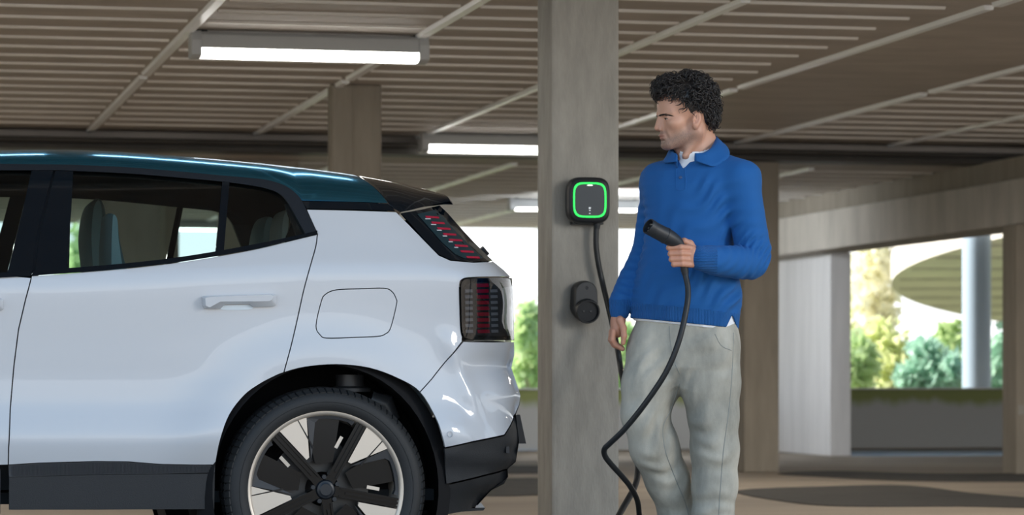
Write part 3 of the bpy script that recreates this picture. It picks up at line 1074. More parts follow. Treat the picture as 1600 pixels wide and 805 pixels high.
def make_wheel(wx, near=True):
    ax = Vector((0, -1 if near else 1, 0))
    yo = YC + 0.030 if near else YC + 2 * HALF - 0.030       # outer face of the tyre
    O = Vector((wx, yo, WZ))
    R = 0.352
    tag_n = 'wheel'
    root = bpy.data.objects.new(tag_n, None); COL.objects.link(root); root.parent = car
    root.location = O - car.location
    b = MB()
    prof = [(0.272, -0.006), (0.280, 0.004), (0.298, 0.012), (0.318, 0.012), (0.334, 0.004), (0.343, -0.010), (0.349, -0.028), (R, -0.06), (R, -0.19), (0.345, -0.225), (0.32, -0.245), (0.272, -0.235)]
    b.lathe(prof, O, ax, 96)
    # rim groove lettering band as raised rings
    b.lathe([(0.3040, 0.0115), (0.3050, 0.0135), (0.3060, 0.0115)], O, ax, 96)
    b.build('tyre', M['rubber'], root, smooth=True, angle=50)
    t = MB()
    e1, e2 = Vector((1, 0, 0)), Vector((0, 0, 1))
    NB = 84
    for k in range(NB):
        a0 = 2 * PI * (k + 0.10) / NB; a1 = 2 * PI * (k + 0.86) / NB
        def pt(a, r, h): return O + e1 * (r * math.cos(a)) + e2 * (r * math.sin(a)) + ax * h
        for (ra, ha, rb_, hb) in ((0.338, 0.0025, 0.352, -0.026), (0.352, -0.028, 0.3555, -0.075), (0.3555, -0.085, 0.356, -0.125)):
            sk = 0.012 if ha > -0.02 else 0.02
            v = [pt(a0, ra, ha), pt(a1, ra, ha), pt(a1 + sk, rb_, hb), pt(a0 + sk, rb_, hb)]
            v2 = [pt(a0, ra - 0.008, ha - 0.004), pt(a1, ra - 0.008, ha - 0.004), pt(a1 + sk, rb_ - 0.01, hb), pt(a0 + sk, rb_ - 0.01, hb)]
            v2 = v2
            vv = [q + (q - O).normalized() * 0.0022 for q in v]
            t.add(vv + v2, [(0, 1, 2, 3), (0, 4, 5, 1), (1, 5, 6, 2), (2, 6, 7, 3), (3, 7, 4, 0)])
    t.build('tread_blocks', M['rubber'], root, kind='stuff')
    b = MB()
    b.lathe([(0.2585, -0.016), (0.262, -0.008), (0.268, -0.004), (0.2745, -0.004), (0.276, -0.016), (0.262, -0.05), (0.25, -0.20), (0.243, -0.20), (0.247, -0.05), (0.257, -0.02)], O, ax, 96, closed=True)
    b.build('rim', M['alloy'], root, smooth=True, angle=35)
    # dark disc behind, brake disc, caliper
    b = MB(); b.lathe([(0.0, -0.15), (0.25, -0.15)], O, ax, 48); b.build('wheel_barrel', M['well'], root)
    b = MB(); b.lathe([(0.06, -0.10), (0.165, -0.10), (0.165, -0.125), (0.06, -0.125)], O, ax, 48, closed=True); b.build('brake_disc', M['disc'], root, smooth=True, angle=30)
    b = MB()
    for k in range(9):
        pass
    cal = [(0.10, 150), (0.185, 150), (0.185, 100), (0.10, 100)]
    v = []
    for h in (-0.07, -0.13):
        for a in np.linspace(100, 155, 8):
            for r in (0.105, 0.19):
                v.append(O + e1 * (r * math.cos(math.radians(a))) + e2 * (r * math.sin(math.radians(a))) + ax * h)
    f = []
    for k in range(7):
        i = 2 * k
        f += [(i, i + 1, i + 3, i + 2), (16 + i, 16 + i + 2, 16 + i + 3, 16 + i + 1), (i + 1, 17 + i, 19 + i, i + 3), (i, i + 2, 18 + i, 16 + i)]
    f += [(0, 16, 17, 1), (14, 15, 31, 30)]
    b.add(v, f); b.build('brake_caliper', M['satin_black'], root)

    # five spokes
    def pol(a, r, h):
        a = math.radians(a)
        return O + e1 * (r * math.cos(a)) + e2 * (r * math.sin(a)) + ax * h

    def plate(poly, h0, h1):
        """poly: list of (angle, radius); straight prism between two depths."""
        mb = MB()
        mb.prism([pol(a, r, h1) for a, r in poly], ax * (h0 - h1))
        return mb

    def xy(ang, u, v):
        """u along the spoke, v across (anticlockwise positive) -> polar"""
        x, y = u, v
        return ang + math.degrees(math.atan2(y, x)), math.hypot(x, y)

    def oncirc(ang, v, R_):
        return xy(ang, math.sqrt(max(R_ * R_ - v * v, 1e-6)), v)

    RI = 0.2635
    for k in range(5):
        A = 61.0 + 72 * k if near else 180 - (61.0 + 72 * k)
        sg = -1 if near else 1              # the alloy wedge lies clockwise of its spoke
        # spoke: gloss black double bar with a groove
        for (v0, v1, hh, mm, nm) in ((-0.0175, 0.0175, -0.018, 'wheel_black', 'spoke'),):
            P = [xy(A, 0.02, v0), oncirc(A, v0, RI), oncirc(A, v1, RI), xy(A, 0.02, v1)]
            mb = plate(P, -0.022, -0.055)
            for (va, vb) in ((v0, v0 + 0.0075), (v1 - 0.0075, v1), (-0.004, 0.004)):
                r_in = 0.05 if va != -0.004 else 0.07
                Q = [xy(A, r_in, va), oncirc(A, va, RI - 0.004), oncirc(A, vb, RI - 0.004), xy(A, r_in, vb)]
                q = plate(Q, -0.012, -0.024)
                mb.add(q.v, q.f)
            mb.build(nm, M[mm], root)
        # machined alloy wedge
        a_s = A + sg * 5.0
        P0 = xy(A, 0.122, sg * 0.0215)
        n = 8
        ring = []
        for j in range(n + 1):
            a = A + sg * (4.6 + (28.0 - 4.6) * j / n)
            ring.append((a, RI - 0.0015))
        poly = [P0] + ring + [xy(A, 0.122, sg * 0.034)]
        b_ = plate(poly, -0.013, -0.030)
        w_ = b_.build('alloy_wedge', M['alloy'], root)
        # thin dark joint across the wedge
        q = plate([(A + sg * 25.4, 0.150), (A + sg * 20.5, RI - 0.002), (A + sg * 21.3, RI - 0.002), (A + sg * 27.5, 0.150)], -0.0122, -0.016)
        q.build('wedge_joint', M['gloss_black'], w_)
        # dark grey frame of the pocket
        o_ = [xy(A, 0.112, sg * 0.036), (A + sg * 28.2, 0.258)] + [(A + sg * (28.2 + (64.5 - 28.2) * j / 8), 0.258 if j else 0.258) for j in range(1, 9)] + [xy(A + sg * 72, 0.255, -sg * 0.024)]
        i_ = [xy(A, 0.130, sg * 0.060), (A + sg * 34.0, 0.236)] + [(A + sg * (34.0 + (62.0 - 34.0) * j / 8), 0.247) for j in range(1, 9)] + [xy(A + sg * 72, 0.240, -sg * 0.028)]
        mb = MB()
        n = len(o_)
        v = [pol(a, r, -0.017) for a, r in o_] + [pol(a, r, -0.020) for a, r in i_] + [pol(a, r, -0.055) for a, r in i_]
        f = []
        for j in range(n - 1):
            f += [(j, j + 1, n + j + 1, n + j), (n + j, n + j + 1, 2 * n + j + 1, 2 * n + j)]
        mb.add(v, f); mb.build('pocket_frame', M['wheel_grey'], root)
        # gloss black blade set back in the pocket
        blade = [xy(A, 0.085, sg * 0.036)] + i_[:8] + [(A + sg * 60, 0.10)]
        plate(blade, -0.040, -0.050).build('pocket_blade', M['wheel_black'], root)
        # small bright window near the next spoke
        q = [xy(A + sg * 72, 0.145, -sg * 0.030), xy(A + sg * 72, 0.19, -sg * 0.030), xy(A + sg * 72, 0.19, -sg * 0.042), xy(A + sg * 72, 0.145, -sg * 0.042)]
        plate(q, -0.0385, -0.044).build('vent_slot', M['alloy'], root)
    b = MB(); b.lathe([(0.0, -0.010), (0.020, -0.010), (0.024, -0.013), (0.030, -0.014), (0.036, -0.024), (0.04, -0.06)], O, ax, 30); b.build('hub_cap', M['satin_black'], root, smooth=True, angle=35)
    for k in range(5):
        a = 25 + 72 * k
        b = MB(); b.lathe([(0.0, -0.012), (0.008, -0.012), (0.009, -0.03)], pol(a, 0.045, 0), ax, 8); b.build('wheel_bolt', M['satin_black'], root)
    return root


def wheel_well(wx, near):
    s = 1 if near else -1
    y0 = YC + 0.05 if near else YC + 2 * HALF - 0.05
    rows = []
    for a in np.linspace(-35, 215, 40):
        r = 0.44
        ca, sa = math.cos(math.radians(a)), math.sin(math.radians(a))
        rows.append([Vector((wx + 0.45 * ca, y0 + s * 0.03, WZ + 0.49 * sa)), Vector((wx + 0.397 * ca, y0 - s * 0.022, WZ + 0.435 * sa)), Vector((wx + r * ca, y0 + s * 0.05, WZ + r * sa)), Vector((wx + r * ca, y0 + s * 0.42, WZ + r * sa)), Vector((wx, y0 + s * 0.43, WZ))])
    MB().grid(rows).build('wheel_well', M['well'], car, smooth=True, angle=40)


for wx in (WXR, WXF):
    for near in (True, False):
        make_wheel(wx, near)
        wheel_well(wx, near)
# suspension parts glimpsed above the tyre
sx = on_y(548, 600, YC + 0.2)
sp = MB()
hel = [(sx.x + 0.045 * math.cos(a), YC + 0.26 + 0.045 * math.sin(a), 0.52 + 0.018 * a) for a in np.linspace(0, 14, 60)]
sp.tube(hel, 0.007, 6); sp.build('coil_spring', M['wheel_grey'], car, smooth=True)
MB().lathe([(0.0, 0.0), (0.075, 0.0), (0.075, 0.012), (0.05, 0.02), (0.05, 0.06), (0, 0.06)], (sx.x, YC + 0.22, 0.685), (0, 0, 1), 20).build('spring_seat', M['wheel_grey'], car, smooth=True)
s2 = on_y(604, 632, YC + 0.15)
MB().tube([(s2.x - 0.05, YC + 0.2, s2.z + 0.02), (s2.x, YC + 0.2, s2.z), (s2.x + 0.03, YC + 0.2, s2.z - 0.06)], [0.03, 0.042, 0.03], 10).build('suspension_arm', M['wheel_grey'], car, smooth=True)

# --- door handle
def flank(px, py, out=0.0):
    x, z = C(px, py)
    return Vector((x, YC + float(inset(x, z)) - out, z))


h_out = [(315, 464.5), (318, 462.5), (372, 460.8), (428, 459.6), (431.5, 462), (431, 476.5), (427, 479), (395, 480.3), (389, 475.5), (350, 476), (344, 482.8), (319, 482.8), (316, 478)]
h_in = [(320, 467), (323, 466), (372, 463.8), (420, 462.5), (424, 464), (421, 468.5), (418, 470), (396, 470.5), (389, 470.3), (350, 470.5), (342, 470.8), (326, 479.5), (321, 477.5)]
mb = MB()
n = len(h_out)
v = [flank(x, y, -0.004) for x, y in h_out] + [flank(x, y, 0.012) for x, y in h_out] + [flank(x, y, 0.034) for x, y in h_in]
f = [(k, (k + 1) % n, n + (k + 1) % n, n + k) for k in range(n)] + [(n + k, n + (k + 1) % n, 2 * n + (k + 1) % n, 2 * n + k) for k in range(n)] + [tuple(2 * n + k for k in reversed(range(n)))]
mb.add(v, [q[::-1] for q in f]); mb.build('door_handle', M['paint'], car, bevel=0.0025, smooth=True, angle=35)
cupP = [C(x, y) for x, y in cr([(346, 478), (390, 477), (396, 481), (386, 484), (352, 484.5), (343, 482)], 4, True)]
panel('handle_recess', None, mat('handle_recess_paint', (0.62, 0.72, 0.80), 0.3, coat=1.0), P=cupP, gap=0, off=-0.0015, thick=0.0, mirror=False)
mb = MB(); v2 = [Vector((p.x - 0.93, p.y, p.z - 0.02)) for p in v]
mb.add(v2, [q[::-1] for q in f]); mb.build('door_handle', M['paint'], car, bevel=0.0025, smooth=True, angle=35)

# --- lamps
# upper lamp: black glass blade along the rear window
blade_px = [(626, 333), (640, 330.5), (660, 327), (687, 320.5), (700, 333), (720, 356), (745, 383), (771, 408), (740, 409), (703, 406), (686, 398), (672, 384), (650, 360)]
ub = panel('upper_lamp_housing', blade_px, M['gloss_black'], gap=0.001, off=-0.001)
lens_px = [(652, 334.5), (680, 328), (692, 338), (715, 365), (740, 390), (756, 404), (726, 404), (711, 397), (690, 378)]
panel('upper_lamp_pocket', lens_px, mat('lamp_pocket_teal', (0.012, 0.035, 0.045), 0.35), gap=0, off=-0.0035, thick=0)
for k in range(8):
    x0 = 664.5 + 9.1 * k; y0 = 337.5 + 8.95 * k
    panel('red_bar', [(x0, y0 - 0.2), (x0 + 20.5, y0 + 0.8), (x0 + 22, y0 + 4), (x0 + 2, y0 + 3.2)], M['red_lens'], gap=0, off=-0.006, thick=0.004, step=0.05)
    if k < 6:
        panel('pale_bar', [(x0 - 0.5, y0 + 3.5), (x0 + 8 - k * 0.5, y0 + 3.6), (x0 + 9 - k * 0.5, y0 + 5.4), (x0 + 0.5, y0 + 5.4)], M['clear_lens'], gap=0, off=-0.006, thick=0.004, step=0.05)

# lower lamp
lamp_out = cr([(800, 434.5), (770, 434), (735, 435), (724, 438), (720, 447), (720.3, 480), (721.6, 514), (725.5, 526.5), (735, 531)], 4) + [(770, 532), (803.5, 532), (803, 500), (801.5, 460)]
panel('lower_lamp_housing', lamp_out, M['gloss_black'], gap=0.0005, off=0.002)
inner = cr([(796, 441), (760, 441), (737, 442), (728, 446), (725.5, 455), (726, 485), (727.5, 510), (731, 520), (740, 524)], 4) + [(770, 525), (800, 525), (799, 490)]
panel('lower_lamp_pocket', inner, mat('lamp_pocket_dark', (0.02, 0.022, 0.028), 0.3), gap=0, off=-0.001, thick=0)
for k in range(9):
    y0 = 443.5 + 9.0 * k
    sh = 0.22 * k * 1.0
    panel('red_bar', [(744 + sh, y0), (763 + sh, y0 - 0.5), (764 + sh, y0 + 5), (745 + sh, y0 + 5.4)], M['red_lens'], gap=0, off=-0.005, thick=0.006, step=0.05)
    if 0 < k < 9:
        panel('grey_bar', [(726.5 + sh * 0.6, y0), (738 + sh * 0.6, y0 - 0.2), (738.5 + sh * 0.6, y0 + 4.6), (727 + sh * 0.6, y0 + 5)], M['grey_lens'], gap=0, off=-0.004, thick=0.004, step=0.05)
        panel('grey_bar', [(766 + sh, y0), (777 + sh * 0.8, y0 - 0.2), (777.5 + sh * 0.8, y0 + 4.2), (766.5 + sh, y0 + 4.6)], M['grey_lens'], gap=0, off=-0.004, thick=0.004, step=0.05)
panel('clear_lens_strip', [(785, 450), (799.5, 448), (801, 480), (802, 518), (790, 514), (786, 480)], M['clear_lens'], gap=0, off=-0.006, thick=0.006, step=0.012)
panel('lamp_cover', lamp_out, M['lamp_glass'], gap=0.0015, off=-0.011, thick=0.0)

# ================================================================== signed distance modelling (numpy)
PD = 10.2                          # distance of the man from the camera
_o = on_d(1075, 588, PD)
man = empty('person', (_o.x, _o.y, 0.0), 'man in a blue knitted polo sweater and pale baggy jeans holding a black charging plug', 'person', rotz=-YAW)


def pp(px, py, d=0.0):
    D = PD + d
    return np.array([((px - 800.0) * D - 275.0 * PD) / FOC, d, CAMZ + (HOR - py) * D / FOC])


def smin(a, b, k):
    if k <= 0: return np.minimum(a, b)
    h = np.maximum(k - np.abs(a - b), 0) / k
    return np.minimum(a, b) - h * h * k * 0.25


def smax(a, b, k):
    return -smin(-a, -b, k)


def capsule(a, b, ra, rb):
    a = np.asarray(a, float); b = np.asarray(b, float); ba = b - a; L = ba @ ba + 1e-12
    def f(P):
        pa = P - a
        t = np.clip(pa @ ba / L, 0, 1)
        return np.linalg.norm(pa - t[:, None] * ba, axis=1) - (ra + (rb - ra) * t)
    return f


def ell(c, r, R=None):
    c = np.asarray(c, float); r = np.asarray(r, float)
    def f(P):
        q = P - c
        if R is not None: q = q @ R
        k0 = np.linalg.norm(q / r, axis=1)
        k1 = np.linalg.norm(q / (r * r), axis=1) + 1e-9
        return k0 * (k0 - 1.0) / k1
    return f


def infr(f, o, R):
    """Evaluate f in a frame with origin o and rotation R (columns are the axes)."""
    return lambda P: f((P - o) @ R)


def slices(tab, yaw, zlo=None, zhi=None):
    """tab rows: (z, cx, cy, a, b): stacked ellipses turned by yaw."""
    T = np.array(sorted(tab)); c, s = math.cos(yaw), math.sin(yaw)
    def f(P):
        z = P[:, 2]
        cx, cy, a, b = [np.interp(z, T[:, 0], T[:, i]) for i in (1, 2, 3, 4)]
        x = P[:, 0] - cx; y = P[:, 1] - cy
        u = x * c - y * s; v = x * s + y * c
        q = np.sqrt((np.abs(u) / a) ** 2.3 + (np.abs(v) / b) ** 2.3 + 1e-12)
        q = q ** (2 / 2.3)
        d = (q - 1) * np.minimum(a, b) * 0.9
        d = np.maximum(d, T[0, 0] - z); d = np.maximum(d, z - T[-1, 0])
        return d
    return f


class Field:
    def __init__(self): self.ops = []
    def add(self, f, k=0.0): self.ops.append(('a', f, k)); return self
    def sub(self, f, k=0.0): self.ops.append(('s', f, k)); return self
    def disp(self, f): self.ops.append(('d', f, 0)); return self
    def chain(self, pts, k=0.02):
        for (a, ra), (b, rb) in zip(pts[:-1], pts[1:]): self.add(capsule(a, b, ra, rb), k)
        return self
    def ev(self, P, ops=None):
        d = np.full(len(P), 1.0)
        for t, f, k in (ops if ops is not None else self.ops):
            if t == 'a': d = smin(d, f(P), k)
            elif t == 's': d = smax(d, -f(P), k)
            else: d = d + f(P)
        return d
    def cull(self, c, R):
        out = []
        for t, f, k in self.ops:
            if t == 'd': out.append((t, f, k)); continue
            if f(c[None])[0] < R * 1.35 + k + 0.03: out.append((t, f, k))
        return out


def mesh_field(F, lo, hi, h, N=20):
    """Surface nets over sparse blocks. Returns verts (n,3) and quads (m,4)."""
    lo = np.asarray(lo, float); hi = np.asarray(hi, float)
    nb = np.ceil((hi - lo) / (h * N)).astype(int)
    I = np.stack(np.meshgrid(*[np.arange(n) for n in nb], indexing='ij'), -1).reshape(-1, 3)
    ctr = lo + (I + 0.5) * N * h
    R = N * h * 0.5 * math.sqrt(3)
    dc = F.ev(ctr)
    act = I[np.abs(dc) < R * 1.5 + 0.012]
    big = nb * N + 4
    def key(ijk): return (ijk[..., 0] * big[1] + ijk[..., 1]) * big[2] + ijk[..., 2]
    g = np.stack(np.meshgrid(*[np.arange(N + 1)] * 3, indexing='ij'), -1)
    gf = g.reshape(-1, 3)
    cells, pos, edges = [], [], []
    corner = [(i, j, k) for i in (0, 1) for j in (0, 1) for k in (0, 1)]
    cedges = [(a, b) for a in range(8) for b in range(a + 1, 8) if sum(abs(np.array(corner[a]) - np.array(corner[b]))) == 1]
    for b in act:
        base = b * N
        c = lo + (b + 0.5) * N * h
        ops = F.cull(c, R)
        if not any(o[0] == 'a' for o in ops): continue
        d = F.ev(lo + (gf + base) * h, ops).reshape(N + 1, N + 1, N + 1)
        neg = d < 0
        if neg.all() or not neg.any(): continue
        V = [d[i:N + i, j:N + j, k:N + k] for i, j, k in corner]
        S = np.stack([v < 0 for v in V])
        mixed = S.any(0) & ~S.all(0)
        ci = np.argwhere(mixed)
        vals = np.stack([v[mixed] for v in V], 1)
        acc = np.zeros((len(ci), 3)); n = np.zeros(len(ci))
        for a, e in cedges:
            va, vb = vals[:, a], vals[:, e]
            m = (va < 0) != (vb < 0)
            t = np.where(m, va / np.where(m, va - vb, 1), 0)
            pa, pb = np.array(corner[a], float), np.array(corner[e], float)
            acc += np.where(m[:, None], pa + t[:, None] * (pb - pa), 0); n += m
        cells.append(key(ci + base)); pos.append(lo + (ci + base + acc / n[:, None]) * h)
        for ax in range(3):
            sl0 = [slice(0, N)] * 3; sl1 = [slice(0, N)] * 3; sl1[ax] = slice(1, N + 1)
            a0, a1 = neg[tuple(sl0)], neg[tuple(sl1)]
            x = np.argwhere(a0 != a1)
            if len(x): edges.append((ax, x + base, a0[tuple(x.T)]))
    K = np.concatenate(cells); Pz = np.concatenate(pos)
    o = np.argsort(K); K = K[o]; Pz = Pz[o]
    quads = []
    for ax, x, ins in edges:
        u, v = (ax + 1) % 3, (ax + 2) % 3
        q = []
        for du, dv in ((0, 0), (-1, 0), (-1, -1), (0, -1)):
            y = x.copy(); y[:, u] += du; y[:, v] += dv
            kk = key(y); idx = np.searchsorted(K, kk); idx = np.clip(idx, 0, len(K) - 1)
            ok = (K[idx] == kk)
            q.append(np.where(ok, idx, -1))
        q = np.stack(q, 1)
        q = np.where(ins[:, None], q, q[:, ::-1])
        quads.append(q[(q >= 0).all(1)])
    return Pz, np.concatenate(quads)


def np_mesh(name, V, Q, m, parent, smooth_it=1):
    me = bpy.data.meshes.new(name)
    me.vertices.add(len(V)); me.vertices.foreach_set('co', V.astype(np.float32).ravel())
    me.loops.add(Q.size); me.loops.foreach_set('vertex_index', Q.astype(np.int32).ravel())
    me.polygons.add(len(Q))
    me.polygons.foreach_set('loop_start', np.arange(0, Q.size, 4, dtype=np.int32))
    me.update(calc_edges=True)
    me.shade_smooth()
    for q in (m if isinstance(m, (list, tuple)) else [m]): me.materials.append(q)
    return link_mesh(name, me, parent)


def relax(V, Q, it=2, w=0.5):
    E = np.concatenate([Q[:, [0, 1]], Q[:, [1, 2]], Q[:, [2, 3]], Q[:, [3, 0]]])
    for _ in range(it):
        S = np.zeros_like(V); n = np.zeros(len(V))
        for k in range(3):
            S[:, k] = np.bincount(E[:, 0], V[E[:, 1], k], len(V)) + np.bincount(E[:, 1], V[E[:, 0], k], len(V))
        n = np.bincount(E[:, 0], minlength=len(V)) + np.bincount(E[:, 1], minlength=len(V))
        V = V * (1 - w) + w * S / np.maximum(n, 1)[:, None]
    return V


def march(F, px, py, d0=-0.6, d1=0.5, lift=0.0):
    """First surface point of field F seen through photo pixel (px,py)."""
    ds = np.linspace(d0, d1, 240)
    P = np.array([pp(px, py, d) for d in ds])
    v = F.ev(P)
    i = np.argmax(v < lift)
    if v[i] >= lift: return None
    if i == 0: return P[0]
    t = (v[i - 1] - lift) / (v[i - 1] - v[i])
    return P[i - 1] + (P[i] - P[i - 1]) * t


def Rz(a): c, s = math.cos(a), math.sin(a); return np.array([[c, -s, 0], [s, c, 0], [0, 0, 1.0]])
def Ry(a): c, s = math.cos(a), math.sin(a); return np.array([[c, 0, s], [0, 1.0, 0], [-s, 0, c]])


S_ = 1 / 451.0
# ---------------------------------------------------------------- head frame (face looks along -x)
HC = pp(1074, 186, 0.0)
HR = Rz(math.radians(17)) @ Ry(math.radians(-4))


def H(f): return infr(f, HC, HR)
def hw_(p): return HC + HR @ np.asarray(p, float)


body = Field()
body.add(H(ell((0.002, 0, .047), (.096, .076, .081))))
body.add(H(ell((-.046, 0, .046), (.057, .060, .062))), .02)
body.add(H(ell((-.040, 0, -.020), (.057, .056, .080))), .02)
for s in (-1, 1):
    body.add(H(capsule((.012, .053 * s, -.048), (-.074, .020 * s, -.088), .016, .0135)), .025)
    body.add(H(capsule((.018, .056 * s, .0), (.012, .053 * s, -.048), .014, .015)), .025)
body.add(H(ell((-.084, 0, -.086), (.017, .021, .015))), .018)
body.add(H(ell((-.080, 0, -.054), (.021, .030, .026))), .018)
for s in (-1, 1):
    body.add(H(ell((-.064, .043 * s, -.014), (.024, .020, .018))), .02)
    body.add(H(capsule((-.097, .014 * s, .0225), (-.072, .048 * s, .021), .0095, .0085)), .012)
    body.sub(H(ell((-.104, .033 * s, .0035), (.016, .0165, .0105))), .010)
    body.add(H(capsule((-.098, .005 * s, .004), (-.104, .008 * s, -.024), .0075, .009)), .008)
body.add(H(capsule((-.1035, 0, .010), (-.1145, 0, -.0265), .0062, .0088)), .007)
for s in (-1, 1):
    body.add(H(ell((-.1035, .0125 * s, -.0315), (.0095, .0068, .0068))), .005)
    body.sub(H(ell((-.108, .0065 * s, -.0405), (.005, .0035, .004))), .003)
    # eyelids around a narrow slit
    body.add(H(ell((-.0795, .0325 * s, .0035), (.0148, .0155, .0130))), .004)
    body.sub(H(ell((-.097, .0330 * s, .0012), (.014, .0125, .0022))), .002)
# crease from nose to mouth corner
for s in (-1, 1):
    body.sub(H(capsule((-.099, .022 * s, -.034), (-.090, .031 * s, -.062), .0030, .0028)), .010)
# lips
body.add(H(ell((-.0985, 0, -.0525), (.0085, .020, .0050))), .004)
body.add(H(ell((-.0970, 0, -.0625), (.0085, .018, .0058))), .004)
body.sub(H(ell((-.107, 0, -.0572), (.012, .026, .0013))), .003)
body.sub(H(ell((-.103, 0, -.0735), (.009, .020, .0055))), .010)
# ears
for s in (-1, 1):
    Re = Ry(math.radians(12))
    body.add(H(ell((.006, .0755 * s, -.008), (.0165, .0095, .0290), Re)), .006)
    body.add(H(ell((.000, .0730 * s, -.031), (.0085, .007, .010))), .008)
    body.sub(H(ell((.0040, .0845 * s, -.004), (.0085, .0062, .0180), Re)), .004)
    body.sub(H(ell((-.0035, .082 * s, -.015), (.0050, .0060, .0065))), .003)
    body.add(H(capsule((-.0075, .0785 * s, -.005), (-.0075, .0775 * s, -.013), .0032, .0032)), .004)
# neck: trunk, the long side muscle, throat
body.add(capsule(pp(1084, 196, .012), pp(1089, 256, .03), .052, .063), .03)
body.add(capsule(pp(1093, 203, -.035), pp(1071, 243, -.040), .012, .011), .022)
body.add(capsule(pp(1063, 226, .0), pp(1066, 246, .0), .012, .013), .025)
body.add(capsule(pp(1098, 205, .03), pp(1122, 258, .03), .028, .04), .03)
# torso and limbs under the clothes
TY = math.radians(28)


def tab(rows, da=0.0):
    out = []
    for (y, x, hw, b, d) in rows:
        h = hw * S_
        a = math.sqrt(max(h * h - (b * math.sin(TY)) ** 2, 1e-4)) / math.cos(TY)
        q = pp(x, y, d)
        out.append((q[2], q[0], q[1], a + da, b + da))
    return out


TORSO = [(247, 1089, 34, .060, .03), (256, 1090, 66, .085, .03), (268, 1091, 82, .105, .025), (290, 1086, 84, .120, .02), (330, 1083, 72, .126, .015), (380, 1077, 68, .126, .01),
         (430, 1074, 78, .132, .0), (465, 1072, 85, .138, .0), (478, 1071.5, 85, .137, .0), (486, 1071, 83, .133, .0), (516, 1069, 82.5, .132, .0), (522, 1069, 82, .132, .0)]
SHL, SHR = (1029, 283, .085), (1157, 281, -.075)      # his right shoulder (left in the photo), his left shoulder
ELL_, ELR = (1011, 388, .115), (1177, 404, -.085)
WRL, WRR = (968, 487, .03), (1096, 404, -.265)
body.add(slices(tab(TORSO[1:-3], -.022), TY), .03)
body.add(slices(tab([(505, 1070, 66, .095, .0), (545, 1067, 68, .10, .0), (575, 1065, 58, .085, .0)]), TY), .03)
for S3, E3, W3 in ((SHL, ELL_, WRL), (SHR, ELR, WRR)):
    body.chain([(pp(*S3), .048), (pp(*E3), .036), (pp(*W3), .026)], .02)
body.chain([(pp(1108, 560, -.03), .066), (pp(1116, 690, -.02), .055), (pp(1112, 895, .0), .038)], .02)
body.chain([(pp(1030, 560, .0), .066), (pp(1010, 655, -.03), .055), (pp(1085, 880, .2), .038)], .02)

# hand that holds the plug: palm behind the grip, four fingers wrapped in front, thumb on top
palm_c = pp(1075, 400, -.262)
body.add(ell(pp(1077, 401, -.275), (.024, .022, .038)), .012)
body.add(capsule(pp(1096, 404, -.265), pp(1082, 403, -.270), .026, .027), .015)
body.add(ell(pp(1082.5, 400.5, -.288), (.0165, .017, .037)), .010)
for i, (yk, xk, xt, r) in enumerate(((386.5, 1072, 1045.5, .0098), (396, 1073, 1048, .0100), (404.8, 1073, 1049.5, .0096), (412.8, 1074, 1053, .0088))):
    body.chain([(pp(xk + 6, yk + 1, -.292), r * 1.08), (pp(xk - 8, yk, -.317 + .002 * i), r * 1.02), (pp(xt, yk + .6, -.306), r * .98), (pp(xt - .5, yk + 1.0, -.283), r * .92), (pp(xt + 10, yk + 1.0, -.263), r * .85)], .0035)
body.chain([(pp(1088, 397, -.262), .016), (pp(1078, 381, -.262), .0125), (pp(1069, 377, -.272), .0108), (pp(1060, 379, -.262), .0092)], .006)
# hand that hangs
body.add(capsule(pp(968, 486, .03), pp(966, 500, .028), .0245, .026), .012)
body.add(ell(pp(964.5, 512, .028), (.024, .030, .036)), .012)
TH = [(pp(969, 500, -.002), .0135), (pp(974, 513, -.012), .0112), (pp(975, 525, -.016), .0100), (pp(973.5, 536, -.014), .0085)]
body.chain(TH, .006)
for i, (dx, dd, l) in enumerate(((0, .005, 1.0), (-2.2, .022, 1.05), (-3.0, .040, 1.0), (-2.0, .056, .88))):
    body.chain([(pp(959 + dx, 518, dd), .0108), (pp(957.5 + dx, 531 + 2 * (l - 1), dd + .001), .0098), (pp(962 + dx, 539 + 6 * (l - 1) * 2 - i * .3, dd + .004), .0092), (pp(973 + dx * .6, 545.5 + 5 * (l - 1) - i * .5, dd + .006), .0080)], .004)

Vb, Qb = mesh_field(body, (-0.36, -0.42, 0.03), (0.34, 0.36, 1.84), 0.0027)
print('body', len(Vb), len(Qb))

# skin colour: stubble, lips, warmer ears and knuckles are the skin's own colours
def skin_material():
    m = bpy.data.materials.new('skin')
    m.use_nodes = True
    nt = m.node_tree; b = nt.nodes['Principled BSDF']
    a = nt.nodes.new('ShaderNodeAttribute'); a.attribute_name = 'skin'
    nt.links.new(a.outputs['Color'], b.inputs['Base Color'])
    b.inputs['Roughness'].default_value = 0.48
    b.inputs['Subsurface Weight'].default_value = 0.12
    b.inputs['Subsurface Radius'].default_value = (0.010, 0.004, 0.002)
    return m


M['skin'] = skin_material()
ob = np_mesh('body', Vb, Qb, M['skin'], man)
q = (Vb - HC) @ HR
base = np.array([0.52, 0.285, 0.195])
col = np.tile(base, (len(Vb), 1))
g = lambda c, r: np.exp(-(((q - np.array(c)) / np.array(r)) ** 2).sum(1))
nz = rng.random(len(Vb))
jaw = np.clip(g((-.07, 0, -.085), (.05, .06, .035)) * 1.3 + g((-.02, .05, -.065), (.05, .04, .03)) + g((-.02, -.05, -.065), (.05, .04, .03)) + g((-.102, 0, -.044), (.018, .026, .009)), 0, 1)
jaw *= (q[:, 2] > -.12) * (q[:, 0] < .03)
col = col * (1 - jaw[:, None] * (0.55 + 0.25 * nz[:, None])) + np.array([.13, .095, .08]) * jaw[:, None] * (0.55 + 0.25 * nz[:, None])
lip = np.clip(g((-.104, 0, -.057), (.010, .019, .0085)) * 1.2, 0, 1)[:, None]
